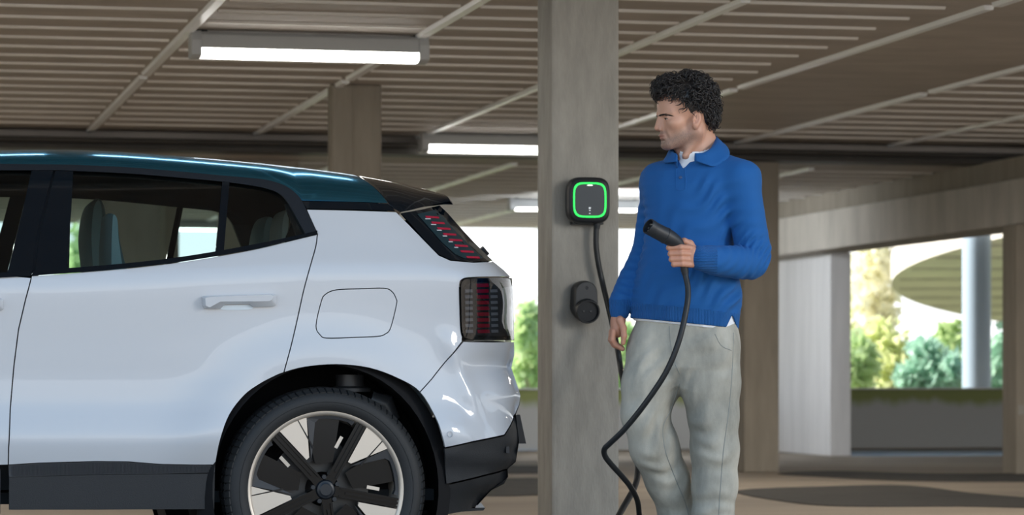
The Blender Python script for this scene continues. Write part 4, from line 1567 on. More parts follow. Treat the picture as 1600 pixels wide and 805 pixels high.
col = col * (1 - lip * .6) + np.array([.45, .17, .14]) * lip * .6
red = np.clip(g((-.115, 0, -.028), (.014, .014, .012)) + g((.006, -.078, -.008), (.02, .02, .033)), 0, 1)[:, None]
col = col * (1 - red * .25) + np.array([.55, .23, .16]) * red * .25
hd = (np.abs(Vb[:, 2] - pp(0, 400)[2]) < .07) | (np.abs(Vb[:, 2] - pp(0, 520)[2]) < .085)
hand = hd & (np.linalg.norm(Vb[:, :2], axis=1) > 0.0)
col[hand] = col[hand] * np.array([1.0, 0.90, 0.86])
at = ob.data.color_attributes.new('skin', 'FLOAT_COLOR', 'POINT')
at.data.foreach_set('color', np.concatenate([col, np.ones((len(col), 1))], 1).astype(np.float32).ravel())

# eyes, brows
M['eye_white'] = mat('eye_white', (0.62, 0.58, 0.54), 0.2)
M['iris'] = mat('dark_iris', (0.03, 0.018, 0.012), 0.15)
for s in (-1, 1):
    c = hw_((-.0800, .0325 * s, .0035))
    mb = MB().lathe([(0, .0122)] + [(.0122 * math.sin(a), .0122 * math.cos(a)) for a in np.linspace(.2, PI - .01, 12)], Vector(c), Vector(-HR[:, 0]), 16)
    e = mb.build('eyeball', M['eye_white'], man, smooth=True, local=True)
    mb = MB().lathe([(0, .0003), (.0045, .0), (.0058, -.0012)], Vector(c - HR[:, 0] * .0124), Vector(-HR[:, 0]), 14)
    mb.build('iris', M['iris'], e, smooth=True, local=True)
M['hair'] = mat('dark_brown_black_hair', (0.016, 0.013, 0.012), 0.38, spec=0.6)
for s in (-1, 1):
    mb = MB()
    for k in range(46):
        t = k / 45
        p = np.array([-.1045 + .030 * t ** 1.5, (.012 + .038 * t) * s, .0172 + .0022 * math.sin(t * PI) - .003 * t])
        p = hw_(p + rng.normal(0, .0010, 3))
        for _ in range(3):
            sd = body.ev(p[None])[0]; gn = (body.ev(p[None] + np.eye(3) * .001) - sd) / .001
            gn /= np.linalg.norm(gn) + 1e-9; p = p - gn * (sd - .0008)
        d = HR @ np.array([.003 + .004 * t, .007 * s, .0035 * (1 - 1.5 * t)])
        mb.tube([p - d * .6, p + d * .3, p + d * .9], [.0008, .0008, .0003], 4)
    mb.build('eyebrow', M['hair'], man, local=True, kind='stuff')

for s in (-1, 1):                     # dark lash line along the lids
    mb = MB(); L = []
    for k in range(9):
        t = k / 8
        p = hw_((-.0960 + .010 * abs(t - .45) ** 1.5 * 2.2, (.021 + .024 * t) * s, .0030 + .0022 * math.sin(PI * t) - .002 * t))
        for _ in range(3):
            sd = body.ev(p[None])[0]; gn = (body.ev(p[None] + np.eye(3) * .001) - sd) / .001
            gn /= np.linalg.norm(gn) + 1e-9; p = p - gn * (sd - .0004)
        L.append(p)
    mb.tube(L, [.0006] + [.0011] * 7 + [.0005], 5).build('eyelash', M['hair'], man, local=True)

# ---------------------------------------------------------------- hair: cap with curls
hair = Field()
hair.add(H(ell((.006, 0, .060), (.094, .082, .090))))
hair.add(H(ell((.050, 0, .018), (.048, .066, .058))), .02)
hair.add(H(ell((-.054, 0, .106), (.046, .056, .034))), .02)
hair.sub(H(ell((-.090, 0, .020), (.078, .12, .064))), .012)
hair.sub(H(ell((-.014, 0, -.060), (.046, .12, .072))), .012)
Vh, Qh = mesh_field(hair, tuple(HC - .18), tuple(HC + .2), 0.005)
# drop what lies inside the skull
np_mesh('hair', relax(Vh, Qh, 2), Qh, M['hair'], man)
hair_ob = bpy.data.objects['hair']
nrm_h = lambda P: np.stack([(hair.ev(P + e) - hair.ev(P - e)) / 0.004 for e in np.eye(3) * .002], 1)
cent = Vh[Qh].mean(1)
qs = (cent - HC) @ HR
out_ok = (body.ev(cent) > 0.004)
cand = cent[out_ok]
Nn = nrm_h(cand); Nn /= np.linalg.norm(Nn, axis=1)[:, None] + 1e-9
pick = rng.choice(len(cand), 1900, replace=True)
CURL_V, CURL_F = [], []
NSEG, NS = 11, 4
for i in pick:
    p0 = cand[i]; n = Nn[i]
    qh = HR.T @ (p0 - HC)
    down = HR @ np.array([0.55 if qh[0] > -.02 else -.85, 0.0, -0.75 if qh[2] < .12 else -0.1]) + rng.normal(0, .35, 3)
    t = down - n * (down @ n); t /= np.linalg.norm(t) + 1e-9
    bnr = np.cross(n, t)
    L = rng.uniform(.022, .046); rad = rng.uniform(.003, .0075); turns = rng.uniform(.5, 1.5); ph = rng.uniform(0, 6.28)
    if rng.random() < .22: rad *= 1.5; L *= 1.15
    hand_ = rng.choice([-1, 1]); r0 = rng.uniform(.0011, .0021)
    s = np.linspace(0, 1, NSEG)
    a = ph + hand_ * turns * 2 * PI * s
    lift = .002 + .012 * np.sin(s * PI * rng.uniform(.6, 1.1)) * rng.uniform(.2, 1.1)
    C_ = p0 + np.outer(s * L, t) + np.outer(rad * np.cos(a) * np.minimum(1, s * 3), bnr) + np.outer(lift + rad * .7 * (1 + np.sin(a)) * np.minimum(1, s * 3), n)
    T = np.gradient(C_, axis=0); T /= np.linalg.norm(T, axis=1)[:, None] + 1e-9
    N1 = np.cross(T, n); N1 /= np.linalg.norm(N1, axis=1)[:, None] + 1e-9
    N2 = np.cross(T, N1)
    rr = r0 * np.clip(1.15 - s ** 3 * 1.0, .1, 1)
    o = len(CURL_V) * NSEG * NS
    V = np.concatenate([C_ + rr[:, None] * (N1 * math.cos(2 * PI * k / NS) + N2 * math.sin(2 * PI * k / NS)) for k in range(NS)], 0).reshape(NS, NSEG, 3).transpose(1, 0, 2).reshape(-1, 3)
    CURL_V.append(V)
    idx = np.arange(NSEG - 1)[:, None] * NS + np.arange(NS)[None]
    idn = np.arange(NSEG - 1)[:, None] * NS + (np.arange(NS)[None] + 1) % NS
    CURL_F.append(np.stack([idx, idn, idn + NS, idx + NS], -1).reshape(-1, 4) + o)
cu = np_mesh('curl', np.concatenate(CURL_V), np.concatenate(CURL_F), M['hair'], hair_ob)
cu['kind'] = 'stuff'

# ---------------------------------------------------------------- clothes
def fold(p0, p1, wl, amp, width, sharp=1.0, phase=0.0):
    """Wrinkles: waves along p0->p1 that fade within width of the segment."""
    a = np.asarray(p0, float); b = np.asarray(p1, float); L = np.linalg.norm(b - a); u = (b - a) / L
    def f(P):
        r = P - a; s = r @ u
        dist = np.linalg.norm(r - np.outer(np.clip(s, 0, L), u), axis=1)
        w = np.exp(-(dist / width) ** 2)
        x = np.sin(2 * PI * s / wl + phase + 1.6 * np.sin(31 * P[:, 0] + 17 * P[:, 2]) + 1.1 * np.sin(23 * P[:, 2] - 29 * P[:, 1] + 12 * P[:, 0]))
        return -amp * w * np.sign(x) * np.abs(x) ** sharp
    return f


def wob(amp, sc, seed):
    r = np.random.default_rng(seed)
    K = r.normal(0, 1, (7, 3)) * sc; ph = r.uniform(0, 6.28, 7)
    def f(P):
        return amp * np.sin(P @ K.T + ph).sum(1) / 3.5
    return f


def hem_py(px): return 497 + 18 * (px - 985) / 167.0


sweater = Field()
sweater.add(slices(tab(TORSO), TY))
sweater.add(capsule(pp(1100, 252, .02), pp(*SHR), .050, .066), .035)
sweater.add(capsule(pp(1078, 254, .04), pp(*SHL), .045, .058), .035)
sleeveL = [(pp(*SHL), .056), (pp(1021, 330, .10), .053), (pp(*ELL_), .050), (pp(990, 435, .075), .049), (pp(971, 473, .04), .044), (pp(968.5, 480, .034), .036), (pp(967.5, 488, .03), .0345)]
sleeveR = [(pp(*SHR), .066), (pp(1166, 335, -.085), .061), (pp(1176, 392, -.09), .062), (pp(1174, 409, -.10), .060), (pp(1145, 410, -.17), .057), (pp(1115, 407, -.235), .050), (pp(1104, 405, -.255), .043), (pp(1093, 404, -.272), .042)]
for ch in (sleeveL, sleeveR):
    for j, ((a, ra), (b, rb)) in enumerate(zip(ch[:-1], ch[1:])): sweater.add(capsule(a, b, ra, rb), .02 if j == 0 else .006)
# elbow creases, armpit drag lines, soft unevenness
sweater.disp(fold(pp(1150, 372, -.15), pp(1200, 402, -.12), .021, .0042, .045))
sweater.disp(fold(pp(1112, 385, -.28), pp(1165, 430, -.17), .040, .0022, .05))
sweater.disp(fold(pp(1140, 305, -.14), pp(1178, 372, -.14), .050, .0022, .06))
sweater.disp(fold(pp(1010, 330, .05), pp(972, 470, .0), .030, .0026, .055))
sweater.disp(fold(pp(1105, 300, -.12), pp(1150, 345, -.12), .045, .0040, .05))
sweater.disp(fold(pp(1060, 330, -.14), pp(1120, 400, -.14), .075, .0042, .07))
sweater.disp(fold(pp(1090, 430, -.14), pp(1150, 470, -.13), .050, .0050, .07))
sweater.disp(fold(pp(1000, 420, -.1), pp(1040, 475, -.13), .060, .0030, .07))
sweater.disp(wob(.0022, 22, 3))
# openings: neck, V, hem cut, slit at the side
sweater.sub(capsule(pp(1082, 190, .01), pp(1088, 250, .02), .060, .064), .004)
def tri_px(P3, dmax):
    P3 = [pp(*p)[[0, 2]] for p in P3]
    ar = (P3[1] - P3[0])[0] * (P3[2] - P3[0])[1] - (P3[1] - P3[0])[1] * (P3[2] - P3[0])[0]
    if ar < 0: P3 = P3[::-1]
    def f(P):
        d = np.full(len(P), -9.0)
        for i in range(3):
            a, b = P3[i], P3[(i + 1) % 3]
            e = b - a; n = np.array([e[1], -e[0]]) / np.linalg.norm(e)
            d = np.maximum(d, (P[:, 0] - a[0]) * n[0] + (P[:, 2] - a[1]) * n[1])
        return np.maximum(d, P[:, 1] - dmax)
    return f
sweater.sub(tri_px([(1053, 236), (1090, 240), (1066.5, 266)], -.02))
sweater.sub(tri_px([(1140.5, 493), (1128, 518), (1151.5, 519)], .05))
ha, hb = pp(985, 497), pp(1152, 515)
hn = np.array([hb[2] - ha[2], 0, -(hb[0] - ha[0])]); hn /= np.linalg.norm(hn)
cutL = pp(968, 486, .03)
def hem_cut(P):
    d = (P - ha) @ hn                       # positive below the hem
    return np.maximum(-d, 0.0 - (P[:, 0] - (pp(978, 0)[0]))) if False else -d
def lower(P):
    # only the trunk is cut by the hem, the hanging sleeve ends at its own cuff
    return np.maximum(-((P - ha) @ hn), -(P[:, 0] - pp(981.5, 500)[0]))
sweater.sub(lower, .002)
Vs, Qs = mesh_field(sweater, (-0.34, -0.40, 0.86), (0.34, 0.30, 1.56), 0.0042)
print('sweater', len(Vs))


def knit_material(name, rib):
    m = bpy.data.materials.new(name)
    m.use_nodes = True
    nt = m.node_tree; b = nt.nodes['Principled BSDF']
    b.inputs['Base Color'].default_value = (0.003, 0.092, 0.31, 1)
    b.inputs['Roughness'].default_value = 0.85
    b.inputs['Sheen Weight'].default_value = 0.1
    b.inputs['Sheen Tint'].default_value = (0.25, 0.5, 1.0, 1)
    tc = nt.nodes.new('ShaderNodeTexCoord')
    w = nt.nodes.new('ShaderNodeTexWave')
    w.bands_direction = 'X' if rib != 'Z' else 'Z'
    w.inputs['Scale'].default_value = 62 if rib else 130
    w.inputs['Distortion'].default_value = 0.6 if rib else 3.0
    w.inputs['Detail'].default_value = 1
    nt.links.new(tc.outputs['Object'], w.inputs['Vector'])
    bp = nt.nodes.new('ShaderNodeBump')
    bp.inputs['Strength'].default_value = 0.75 if rib else 0.12
    bp.inputs['Distance'].default_value = 0.004
    nt.links.new(w.outputs['Fac'], bp.inputs['Height'])
    nt.links.new(bp.outputs['Normal'], b.inputs['Normal'])
    return m


M['knit'] = knit_material('blue_knit', '')
M['knit_rib'] = knit_material('blue_rib_knit', 'X')
M['knit_cuff'] = knit_material('blue_rib_cuff', 'Z')
fc = Vs[Qs].mean(1)
hem_d = (fc - ha) @ hn
is_hem = (hem_d > -.052) & (fc[:, 0] > pp(984, 0)[0]) & (fc[:, 1] > -.2) & (np.linalg.norm(fc - pp(*WRL), axis=1) > .05)
is_cuR = (fc[:, 0] < pp(1112, 0)[0]) & (fc[:, 1] < -.195) & (fc[:, 2] > pp(0, 440)[2]) & (fc[:, 2] < pp(0, 370)[2])
is_cuL = (np.linalg.norm(fc - pp(968, 482, .03), axis=1) < .05) & ~is_hem & (fc[:, 2] < pp(0, 468)[2])


def sub_mesh(name, V, Q, sel, m, parent):
    q = Q[sel]; ids, inv = np.unique(q, return_inverse=True)
    return np_mesh(name, V[ids], inv.reshape(-1, 4), m, parent)


sw = sub_mesh('sweater', Vs, Qs, ~(is_hem | is_cuR | is_cuL), M['knit'], man)
sw['label'] = 'blue knitted polo sweater'
sub_mesh('ribbed_hem', Vs, Qs, is_hem, M['knit_rib'], sw)
sub_mesh('ribbed_cuff', Vs, Qs, is_cuR, M['knit_cuff'], sw)
sub_mesh('ribbed_cuff', Vs, Qs, is_cuL, M['knit_rib'], sw)

# collar of the polo
ci = [(1085, 249, -.062), (1097, 245, -.064), (1107, 237, -.047), (1113, 228, -.012), (1113, 222, .035), (1100, 219, .085), (1078, 221, .105), (1060, 227, .085), (1053, 234, .045), (1054, 243, -.005), (1058, 250, -.045)]
co = [(1087, 251.5, -.082), (1103, 257, -.098), (1119, 259.5, -.100), (1140, 243, -.070), (1130, 224, .035), (1108, 223, .115), (1078, 228, .135), (1052, 236, .115), (1041, 245, .055), (1038, 254, .000), (1057, 252.5, -.060)]
ci2 = [pp(*p) for p in ci]; co2 = [pp(*p) for p in co]
ciS, coS = np.array(cr(ci2, 5)), np.array(cr(co2, 5))
rows = []
for k in range(7):
    t = k / 6
    mid = ciS * (1 - t) + coS * t
    up = .014 * math.sin(PI * min(1, t * 1.15)) + (.008 if 0 < t < .4 else 0)
    mid = mid + np.array([0, 0, 1]) * up
    rows.append(mid)
rows = [ciS + np.array([0, 0, -.028])] + rows
mb = MB().grid([[Vector(p) for p in r] for r in rows])
colr = mb.build('collar', M['knit'], sw, smooth=True, angle=70, local=True)
sol = colr.modifiers.new('thickness', 'SOLIDIFY'); sol.thickness = 0.004; sol.offset = 0


def strip(F, pts, half, lift, name, m, parent, taper=True):
    """A narrow raised band laid over field F along photo pixels."""
    mb = MB(); L = []
    for (x, y) in pts:
        q = march(F, x, y)
        if q is not None: L.append(q + np.array([0, -lift, 0]))
    if len(L) > 1:
        mb.tube(L, [half] * len(L), 6)
        return mb.build(name, m, parent, smooth=True, local=True)


strip(sweater, cr([(1070, 262), (1071.5, 280), (1071, 296)], 6), .0022, -.0005, 'placket_edge', M['knit'], sw)
strip(sweater, cr([(1056, 262), (1056.5, 280), (1057.5, 297)], 6), .0018, -.0005, 'placket_edge', M['knit'], sw)
strip(sweater, cr([(1057.5, 297), (1064, 297.5), (1071, 296)], 3), .0018, -.0005, 'placket_edge', M['knit'], sw)
M['button'] = mat('dark_blue_button', (0.01, 0.05, 0.16), 0.35)
for (x, y) in ((1063.5, 277.5),):
    c = march(sweater, x, y)
    if c is not None:
        MB().lathe([(0, .0035), (.005, .0035), (.0063, .002), (.0063, -.003)], Vector(c), Vector((-.35, -.93, .05)), 14).build('button', M['button'], sw, smooth=True, local=True)

# undershirt: white, shows at the neck and under the hem
M['shirt'] = mat('white_cotton', (0.80, 0.81, 0.83), 0.85)
shirt = Field()
shirt.add(slices(tab([(z, x, hw - 5, b - .011, d) for (z, x, hw, b, d) in TORSO[1:-2]] + [(516, 1069, 79.5, .1265, .0), (525, 1069, 79.0, .1265, .0)]), TY))
shirt.add(capsule(pp(1084, 236, .012), pp(1089, 262, .02), .060, .070), .02)
shirt.sub(capsule(pp(1080, 180, .0), pp(1083, 219, .0), .062, .062), .004)
sa, sb = pp(985, 500), pp(1152, 519.5)
sn = np.array([sb[2] - sa[2], 0, -(sb[0] - sa[0])]); sn /= np.linalg.norm(sn)
shirt.sub(lambda P: -((P - sa) @ sn), .001)
Vu, Qu = mesh_field(shirt, (-0.25, -0.25, 0.86), (0.24, 0.25, 1.56), 0.006)
np_mesh('undershirt', Vu, Qu, M['shirt'], man)

# trousers
pants = Field()
pants.add(slices(tab([(480, 1070, 72, .110, .0), (505, 1069.5, 76.5, .119, .0), (522, 1068.5, 80, .125, .0), (545, 1066, 83, .128, .0), (575, 1064, 78, .118, .0), (603, 1063, 58, .080, .0)]), TY))
legL = [(1108, 545, -.045, .098), (1110, 600, -.045, .098), (1115.5, 650, -.045, .084), (1117.5, 700, -.04, .079), (1116.5, 760, -.03, .074), (1113, 805, -.02, .071), (1112, 895, .0, .072), (1112, 911, .0, .073)]
legR = [(1027, 545, .01, .096), (1016, 602, -.005, .094), (1007, 648, -.015, .078), (1022, 698, .01, .081), (1043, 750, .06, .073), (1060, 805, .11, .066), (1084, 890, .20, .066), (1088, 903, .21, .066)]
for leg in (legL, legR):
    pts = [(pp(x, y, d), r) for x, y, d, r in leg]
    for (a, ra), (b, rb) in zip(pts[:-1], pts[1:]): pants.add(capsule(a, b, ra, rb), .030)
pants.disp(fold(pp(1005, 560, -.1), pp(1060, 600, -.12), .048, .0035, .06))
pants.disp(fold(pp(985, 640, -.1), pp(1050, 690, -.08), .060, .0042, .055))
pants.disp(fold(pp(1085, 640, -.13), pp(1120, 720, -.12), .080, .0036, .06))
pants.disp(fold(pp(1020, 720, -.06), pp(1070, 800, .03), .075, .0036, .05))
pants.disp(fold(pp(1110, 790, -.09), pp(1120, 880, -.08), .060, .0040, .07))
pants.disp(fold(pp(1100, 520, -.14), pp(1140, 570, -.14), .07, .003, .06))
pants.disp(wob(.0032, 20, 11))
Vt, Qt = mesh_field(pants, (-0.30, -0.28, 0.02), (0.24, 0.36, 1.0), 0.0048)
print('pants', len(Vt))
denim = mat('washed_grey_green_denim', (0.54, 0.51, 0.43), 0.88, noise=0.3, nscale=5.0, ncol=(0.25, 0.245, 0.21), bump=0.12, bscale=420, stretch=(1, 1, 0.45))
tr = np_mesh('trousers', Vt, Qt, denim, man)
seam = mat('denim_seam', (0.26, 0.27, 0.25), 0.9)
strip(pants, cr([(1146, 520), (1144, 580), (1139, 640), (1131, 700), (1126, 760), (1123, 806), (1122, 850)], 10), .0016, 0.0, 'side_seam', seam, tr)
strip(pants, cr([(1062, 600), (1048, 640), (1036, 668), (1040, 705), (1056, 750), (1072, 790), (1080, 830)], 10), .0018, 0.0, 'inner_seam', seam, tr)
strip(pants, cr([(1046, 510), (1048, 535), (1052, 560), (1062, 585)], 8), .0018, 0.0, 'fly_seam', seam, tr)
strip(pants, cr([(1117, 522), (1127, 540), (1143, 548)], 8), .0014, 0.0, 'pocket_seam', seam, tr)

# shoes (below the frame)
M['shoe'] = mat('white_leather_shoe', (0.7, 0.7, 0.68), 0.5)
M['sole'] = mat('white_rubber_sole', (0.55, 0.55, 0.53), 0.7)
for (x, d, a) in ((1112, -.005, 205), (1090, .21, 195)):
    c = pp(x, 588, d); c[2] = 0
    ca, sa_ = math.cos(math.radians(a)), math.sin(math.radians(a))
    Rr = np.array([[ca, -sa_, 0], [sa_, ca, 0], [0, 0, 1.0]])
    fs = Field()
    fs.add(infr(capsule((-.06, 0, .045), (.02, 0, .055), .038, .04), c, Rr)).add(infr(capsule((.02, 0, .05), (.17, .0, .038), .038, .026), c, Rr), .03)
    fs.add(infr(capsule((-.03, 0, .05), (-.025, 0, .10), .04, .042), c, Rr), .02)
    fs.sub(lambda P: P[:, 2] - .018, .002)
    v_, q_ = mesh_field(fs, tuple(c + np.array([-.26, -.2, 0])), tuple(c + np.array([.2, .2, .17])), .006)
    sh = np_mesh('shoe', v_, q_, M['shoe'], man)
    out = []
    for k in range(28):
        t = 2 * PI * k / 28
        out.append(Vector(c + Rr @ np.array([.052 + .152 * math.cos(t), (.040 + .008 * math.cos(t)) * math.sin(t), 0])))
    MB().prism(out, (0, 0, .026)).build('sole', M['sole'], sh, local=True)

# ================================================================== charger, holster, cable and plug
M['charger'] = mat('charger_black_plastic', (0.012, 0.015, 0.019), 0.42)
M['charger_face'] = mat('charger_face', (0.016, 0.024, 0.032), 0.25)
M['green_ring'] = glow('green_light_ring', (0.02, 0.95, 0.10), 1.5)
M['icon'] = glow('white_indicator', (0.75, 0.80, 0.85), 0.35)
M['cable'] = mat('black_cable_sheath', (0.010, 0.012, 0.014), 0.45)
M['plug'] = mat('black_plug_plastic', (0.020, 0.023, 0.027), 0.45, bump=0.05, bscale=300)
M['pin'] = mat('plug_pin_metal', (0.6, 0.6, 0.6), 0.3, metal=1.0)

CD = 0.092
fc_ = on_y(921.5, 312.6, PY - CD)
SCL = (PY - CD) / ray(921.5, 312.6)[1] / FOC      # metres per pixel at the charger's face
ch = empty('wall_charger', (fc_.x, PY, fc_.z), 'black rounded-square wall charger with a glowing green ring on the pillar', 'charger')
rows = []
for (y, k, p) in ((PY - 0.001, .90, 3.6), (PY - 0.02, .955, 3.8), (PY - 0.055, 1.0, 4.0), (PY - 0.076, 0.985, 4.0), (PY - 0.087, 0.945, 4.0), (PY - CD, 0.88, 4.0)):
    rows.append([Vector((x, y, z)) for x, z in squircle(fc_.x, fc_.z, 34.6 * SCL * k, 36.6 * SCL * k, 64, p)])
mb = MB().grid(rows, close_u=True)
mb.f.append(tuple(range(5 * 64, 6 * 64)))
mb.build('body', M['charger'], ch, smooth=True, angle=50)
MB().prism([(x, PY - CD - 0.0012, z) for x, z in squircle(fc_.x, fc_.z, 24 * SCL, 25 * SCL, 64, 4.2)], (0, 0.0012, 0)).build('face_panel', M['charger_face'], ch)
ring = [Vector((x, PY - CD - 0.0005, z)) for x, z in squircle(fc_.x, fc_.z, 25.3 * SCL, 26.2 * SCL, 96, 4.2)]
rows = []
for k in range(8):
    a = 2 * PI * k / 8
    s = 1 + 0.0036 * math.cos(a) / (25 * SCL)
    rows.append([Vector((fc_.x + (p.x - fc_.x) * s, p.y + 0.0024 * math.sin(a), fc_.z + (p.z - fc_.z) * s)) for p in ring])
rows.append(rows[0])
MB().grid(rows, close_u=True).build('light_ring', M['green_ring'], ch, smooth=True)


def mark(px, py, w, h, m=None, name='indicator'):
    c = on_y(px, py, PY - CD - 0.0012)
    w *= SCL; h *= SCL
    MB().prism([(x, c.y - 0.0008, z) for x, z in squircle(c.x, c.z, w / 2, h / 2, 16, 3)], (0, 0.0008, 0)).build(name, m or M['icon'], ch)


mark(921.8, 289.6, 9.5, 2.0, glow('white_highlight_bar', (0.9, 1.0, 0.9), 0.9), 'highlight_bar')  # glowing bar standing in for a highlight at the ring's top
mark(921.6, 325.2, 3.4, 2.8); mark(921.6, 328.9, 2.4, 1.6); mark(921.5, 333.6, 2.4, 1.5)
a, b_ = on_y(893, 346, PY - 0.03), on_y(941, 351.5, PY - 0.03)
MB().box((a.x, PY - 0.055, b_.z), (b_.x, PY - 0.001, a.z)).build('mount_bracket', M['charger'], ch, bevel=0.003)

# plug holster lower on the pillar
hp = on_y(915, 472, PY - 0.07)
hs = empty('plug_holster', (hp.x, PY, hp.z), 'black plug holster fixed to the pillar below the green charger', 'holster')
SC2 = (PY - 0.07) / ray(915, 472)[1] / FOC


def pill(cx0, cz0, r0, cx1, cz1, r1, y, n=40):
    """outline around two stacked circles (upper 0, lower 1)"""
    P = []
    for k in range(n // 2 + 1):
        t = PI * k / (n // 2); P.append(Vector((cx0 + r0 * math.cos(t), y, cz0 + r0 * math.sin(t))))
    for k in range(n // 2 + 1):
        t = PI + PI * k / (n // 2); P.append(Vector((cx1 + r1 * math.cos(t), y, cz1 + r1 * math.sin(t))))
    return P


def at(px, py, y): return on_y(px, py, y)


u0, l0 = at(908.5, 457, PY - 0.002), at(909.5, 479, PY - 0.002)
u1, l1 = at(916.5, 457.5, PY - 0.075), at(917.0, 482, PY - 0.075)
R_ = 18.2 * SC2
rows = [pill(u0.x, u0.z, R_ * .95, l0.x, l0.z, R_ * 1.08, PY - 0.001), pill(u0.x * .6 + u1.x * .4, u0.z, R_, l0.x * .6 + l1.x * .4, l1.z, R_ * 1.08, PY - 0.03),
        pill(u1.x, u1.z, R_, l1.x, l1.z, R_ * 1.05, PY - 0.066), pill(u1.x, u1.z, R_ * .9, l1.x, l1.z, R_ * .97, PY - 0.075)]
mb = MB().grid(rows, close_u=True); n = len(rows[0]); mb.f.append(tuple(range(3 * n, 4 * n)))
mb.build('holster_body', M['charger'], hs, smooth=True, angle=45)
b0 = at(916.6, 485.6, PY - 0.075)
mb = MB().lathe([(0.052, 0.0), (0.052, 0.024), (0.049, 0.030), (0.044, 0.030), (0.042, 0.018), (0.0, 0.018)], b0, (0.02, -1, -0.18), 36)
mb.build('holster_socket', M['charger'], hs, smooth=True, angle=35)
for x in (912.3, 923.2):
    c = at(x, 486.6, PY - 0.098)
    MB().lathe([(0, .003), (.0022, .002), (.003, -.004)], c, (0, -1, 0), 10).build('contact_pin', M['pin'], hs)
c = at(917, 450, PY - 0.0755)
MB().lathe([(0, -.001), (.003, -.001), (.005, .001), (.006, .0)], c, (0, -1, 0), 12).build('screw', M['satin_black'], hs)
fa, fb = at(894.5, 467, PY - 0.012), at(902, 490, PY - 0.012)
MB().box((fa.x, PY - 0.022, fb.z), (fb.x, PY - 0.001, fa.z)).build('holster_flange', M['charger'], hs, bevel=0.004)

# the plug in the man's hand
pl_pts = [(1016.5, 355.5, -.350), (1022, 358.8, -.343), (1031, 363.6, -.332), (1040, 368.2, -.321), (1049, 373.4, -.311), (1057, 379, -.302), (1063, 387, -.294), (1067, 398, -.288), (1068.5, 410, -.284), (1069.5, 421, -.281), (1071, 430, -.280)]
pl_r = [.0265, .0265, .0268, .0268, .0260, .0225, .0175, .0150, .0140, .0135, .0105]
W_ = [on_d(x, y, PD + d) for x, y, d in pl_pts]
plug = empty('charging_plug', W_[5], 'black charging plug gripped in the man\'s left hand, pins facing the car', 'plug')
dense, rad = [], []
cw = cr([tuple(p) for p in W_], 5)
cr_ = cr([(r, 0) for r in pl_r], 5)
mb = MB().tube(cw, [q[0] for q in cr_], 24, cap=False)
mb.build('plug_handle', M['plug'], plug, smooth=True, angle=60)
ax = (W_[0] - W_[1]).normalized()
mb = MB().lathe([(.0262, -.012), (.0272, -.004), (.0272, .010), (.0258, .012), (.0240, .011), (.0238, -.010), (0, -.010)], W_[0], ax, 32)
mb.build('plug_barrel', M['plug'], plug, smooth=True, angle=30)
mb = MB().lathe([(.0262, -.003), (.0285, -.002), (.0285, .003), (.0262, .004)], W_[3], (W_[2] - W_[4]).normalized(), 32)
mb.build('collar_ring', M['plug'], plug, smooth=True, angle=30)
e1 = ax.cross(Vector((0, 0, 1))).normalized(); e2 = ax.cross(e1)
for (u, v, r) in ((0, 0, .004), (.0105, .002, .0038), (-.0105, .002, .0038), (.006, -.0105, .0038), (-.006, -.0105, .0038), (.006, .0115, .003), (-.006, .0115, .003)):
    c = W_[0] + e1 * u + e2 * v - ax * .0098
    MB().lathe([(0, .011), (r * .6, .011), (r * .6, .0112), (r, .0112), (r, 0)], c, ax, 10).build('plug_pin', M['plug'] if r > .0039 else M['pin'], plug, smooth=True, angle=30)
lk = on_d(1029, 354.2, PD - .342)
MB().box((lk.x - .012, lk.y - .006, lk.z - .004), (lk.x + .012, lk.y + .006, lk.z + .002)).build('latch_ridge', M['plug'], plug, bevel=0.002)

# one cable: charger -> down the pillar -> floor loop -> up to the plug
cab_pts = []
for (x, y, D) in ((932.5, 347, None), (931.5, 362, None), (931.5, 385, None), (935, 412, None), (941, 440, None), (949, 473, None), (957, 508, None), (965, 545, None), (972, 588, None)):
    p = on_y(x, y, PY - 0.05 - max(0, y - 450) * 0.0022); cab_pts.append(p)
for (x, y, d) in ((984, 648, 1.45), (994, 704, 1.25), (996.3, 738, 1.12), (990.6, 763, 1.02), (968.5, 803, .85), (945, 850, .65)):
    cab_pts.append(on_d(x, y, PD + d))
zf = 0.0135
c0_ = on_d(925, 890, PD + .45); cab_pts.append(Vector((c0_.x, c0_.y, 0.05)))
for (x, d) in ((905, .30), (900, .05), (925, -.10), (960, .0), (985, .18)):
    q = on_d(x, 588, PD + d); cab_pts.append(Vector((q.x, q.y, zf)))
q = on_d(998, 588, PD + .34); cab_pts.append(Vector((q.x, q.y, 0.06)))
for (x, y, d) in ((1002, 850, .30), (998.7, 803, .22), (994.7, 779, .14), (980.5, 754.6, .03), (956, 727, -.10), (945.5, 713, -.16), (944.5, 702, -.19), (953, 693, -.21), (976.5, 670, -.25), (1009, 629.5, -.29), (1041, 581, -.315), (1061, 532, -.32), (1073, 480, -.305), (1075, 452, -.29), (1071.5, 432, -.281), (1070, 424, -.281)):
    cab_pts.append(on_d(x, y, PD + d))
cw = cr([tuple(p) for p in cab_pts], 7)
rr = [0.0118] * len(cw)
for i in range(len(cw)):
    t = i / len(cw)
    rr[i] = 0.0122 if t < .5 else 0.0098
cb = MB().tube(cw, rr, 12)
co_ = cb.build('charging_cable', M['cable'], None, smooth=True, angle=60, origin=cab_pts[0])
tag(co_, 'black charging cable looping from the wall charger down and up to the plug', 'cable')
gl = MB().tube([cab_pts[0] + Vector((0, 0, .012)), cab_pts[0] - Vector((0, 0, .01)), cab_pts[0] - Vector((0, 0, .03))], [.017, .016, .0125], 14)
gl.build('cable_gland', M['charger'], co_, smooth=True, angle=50)

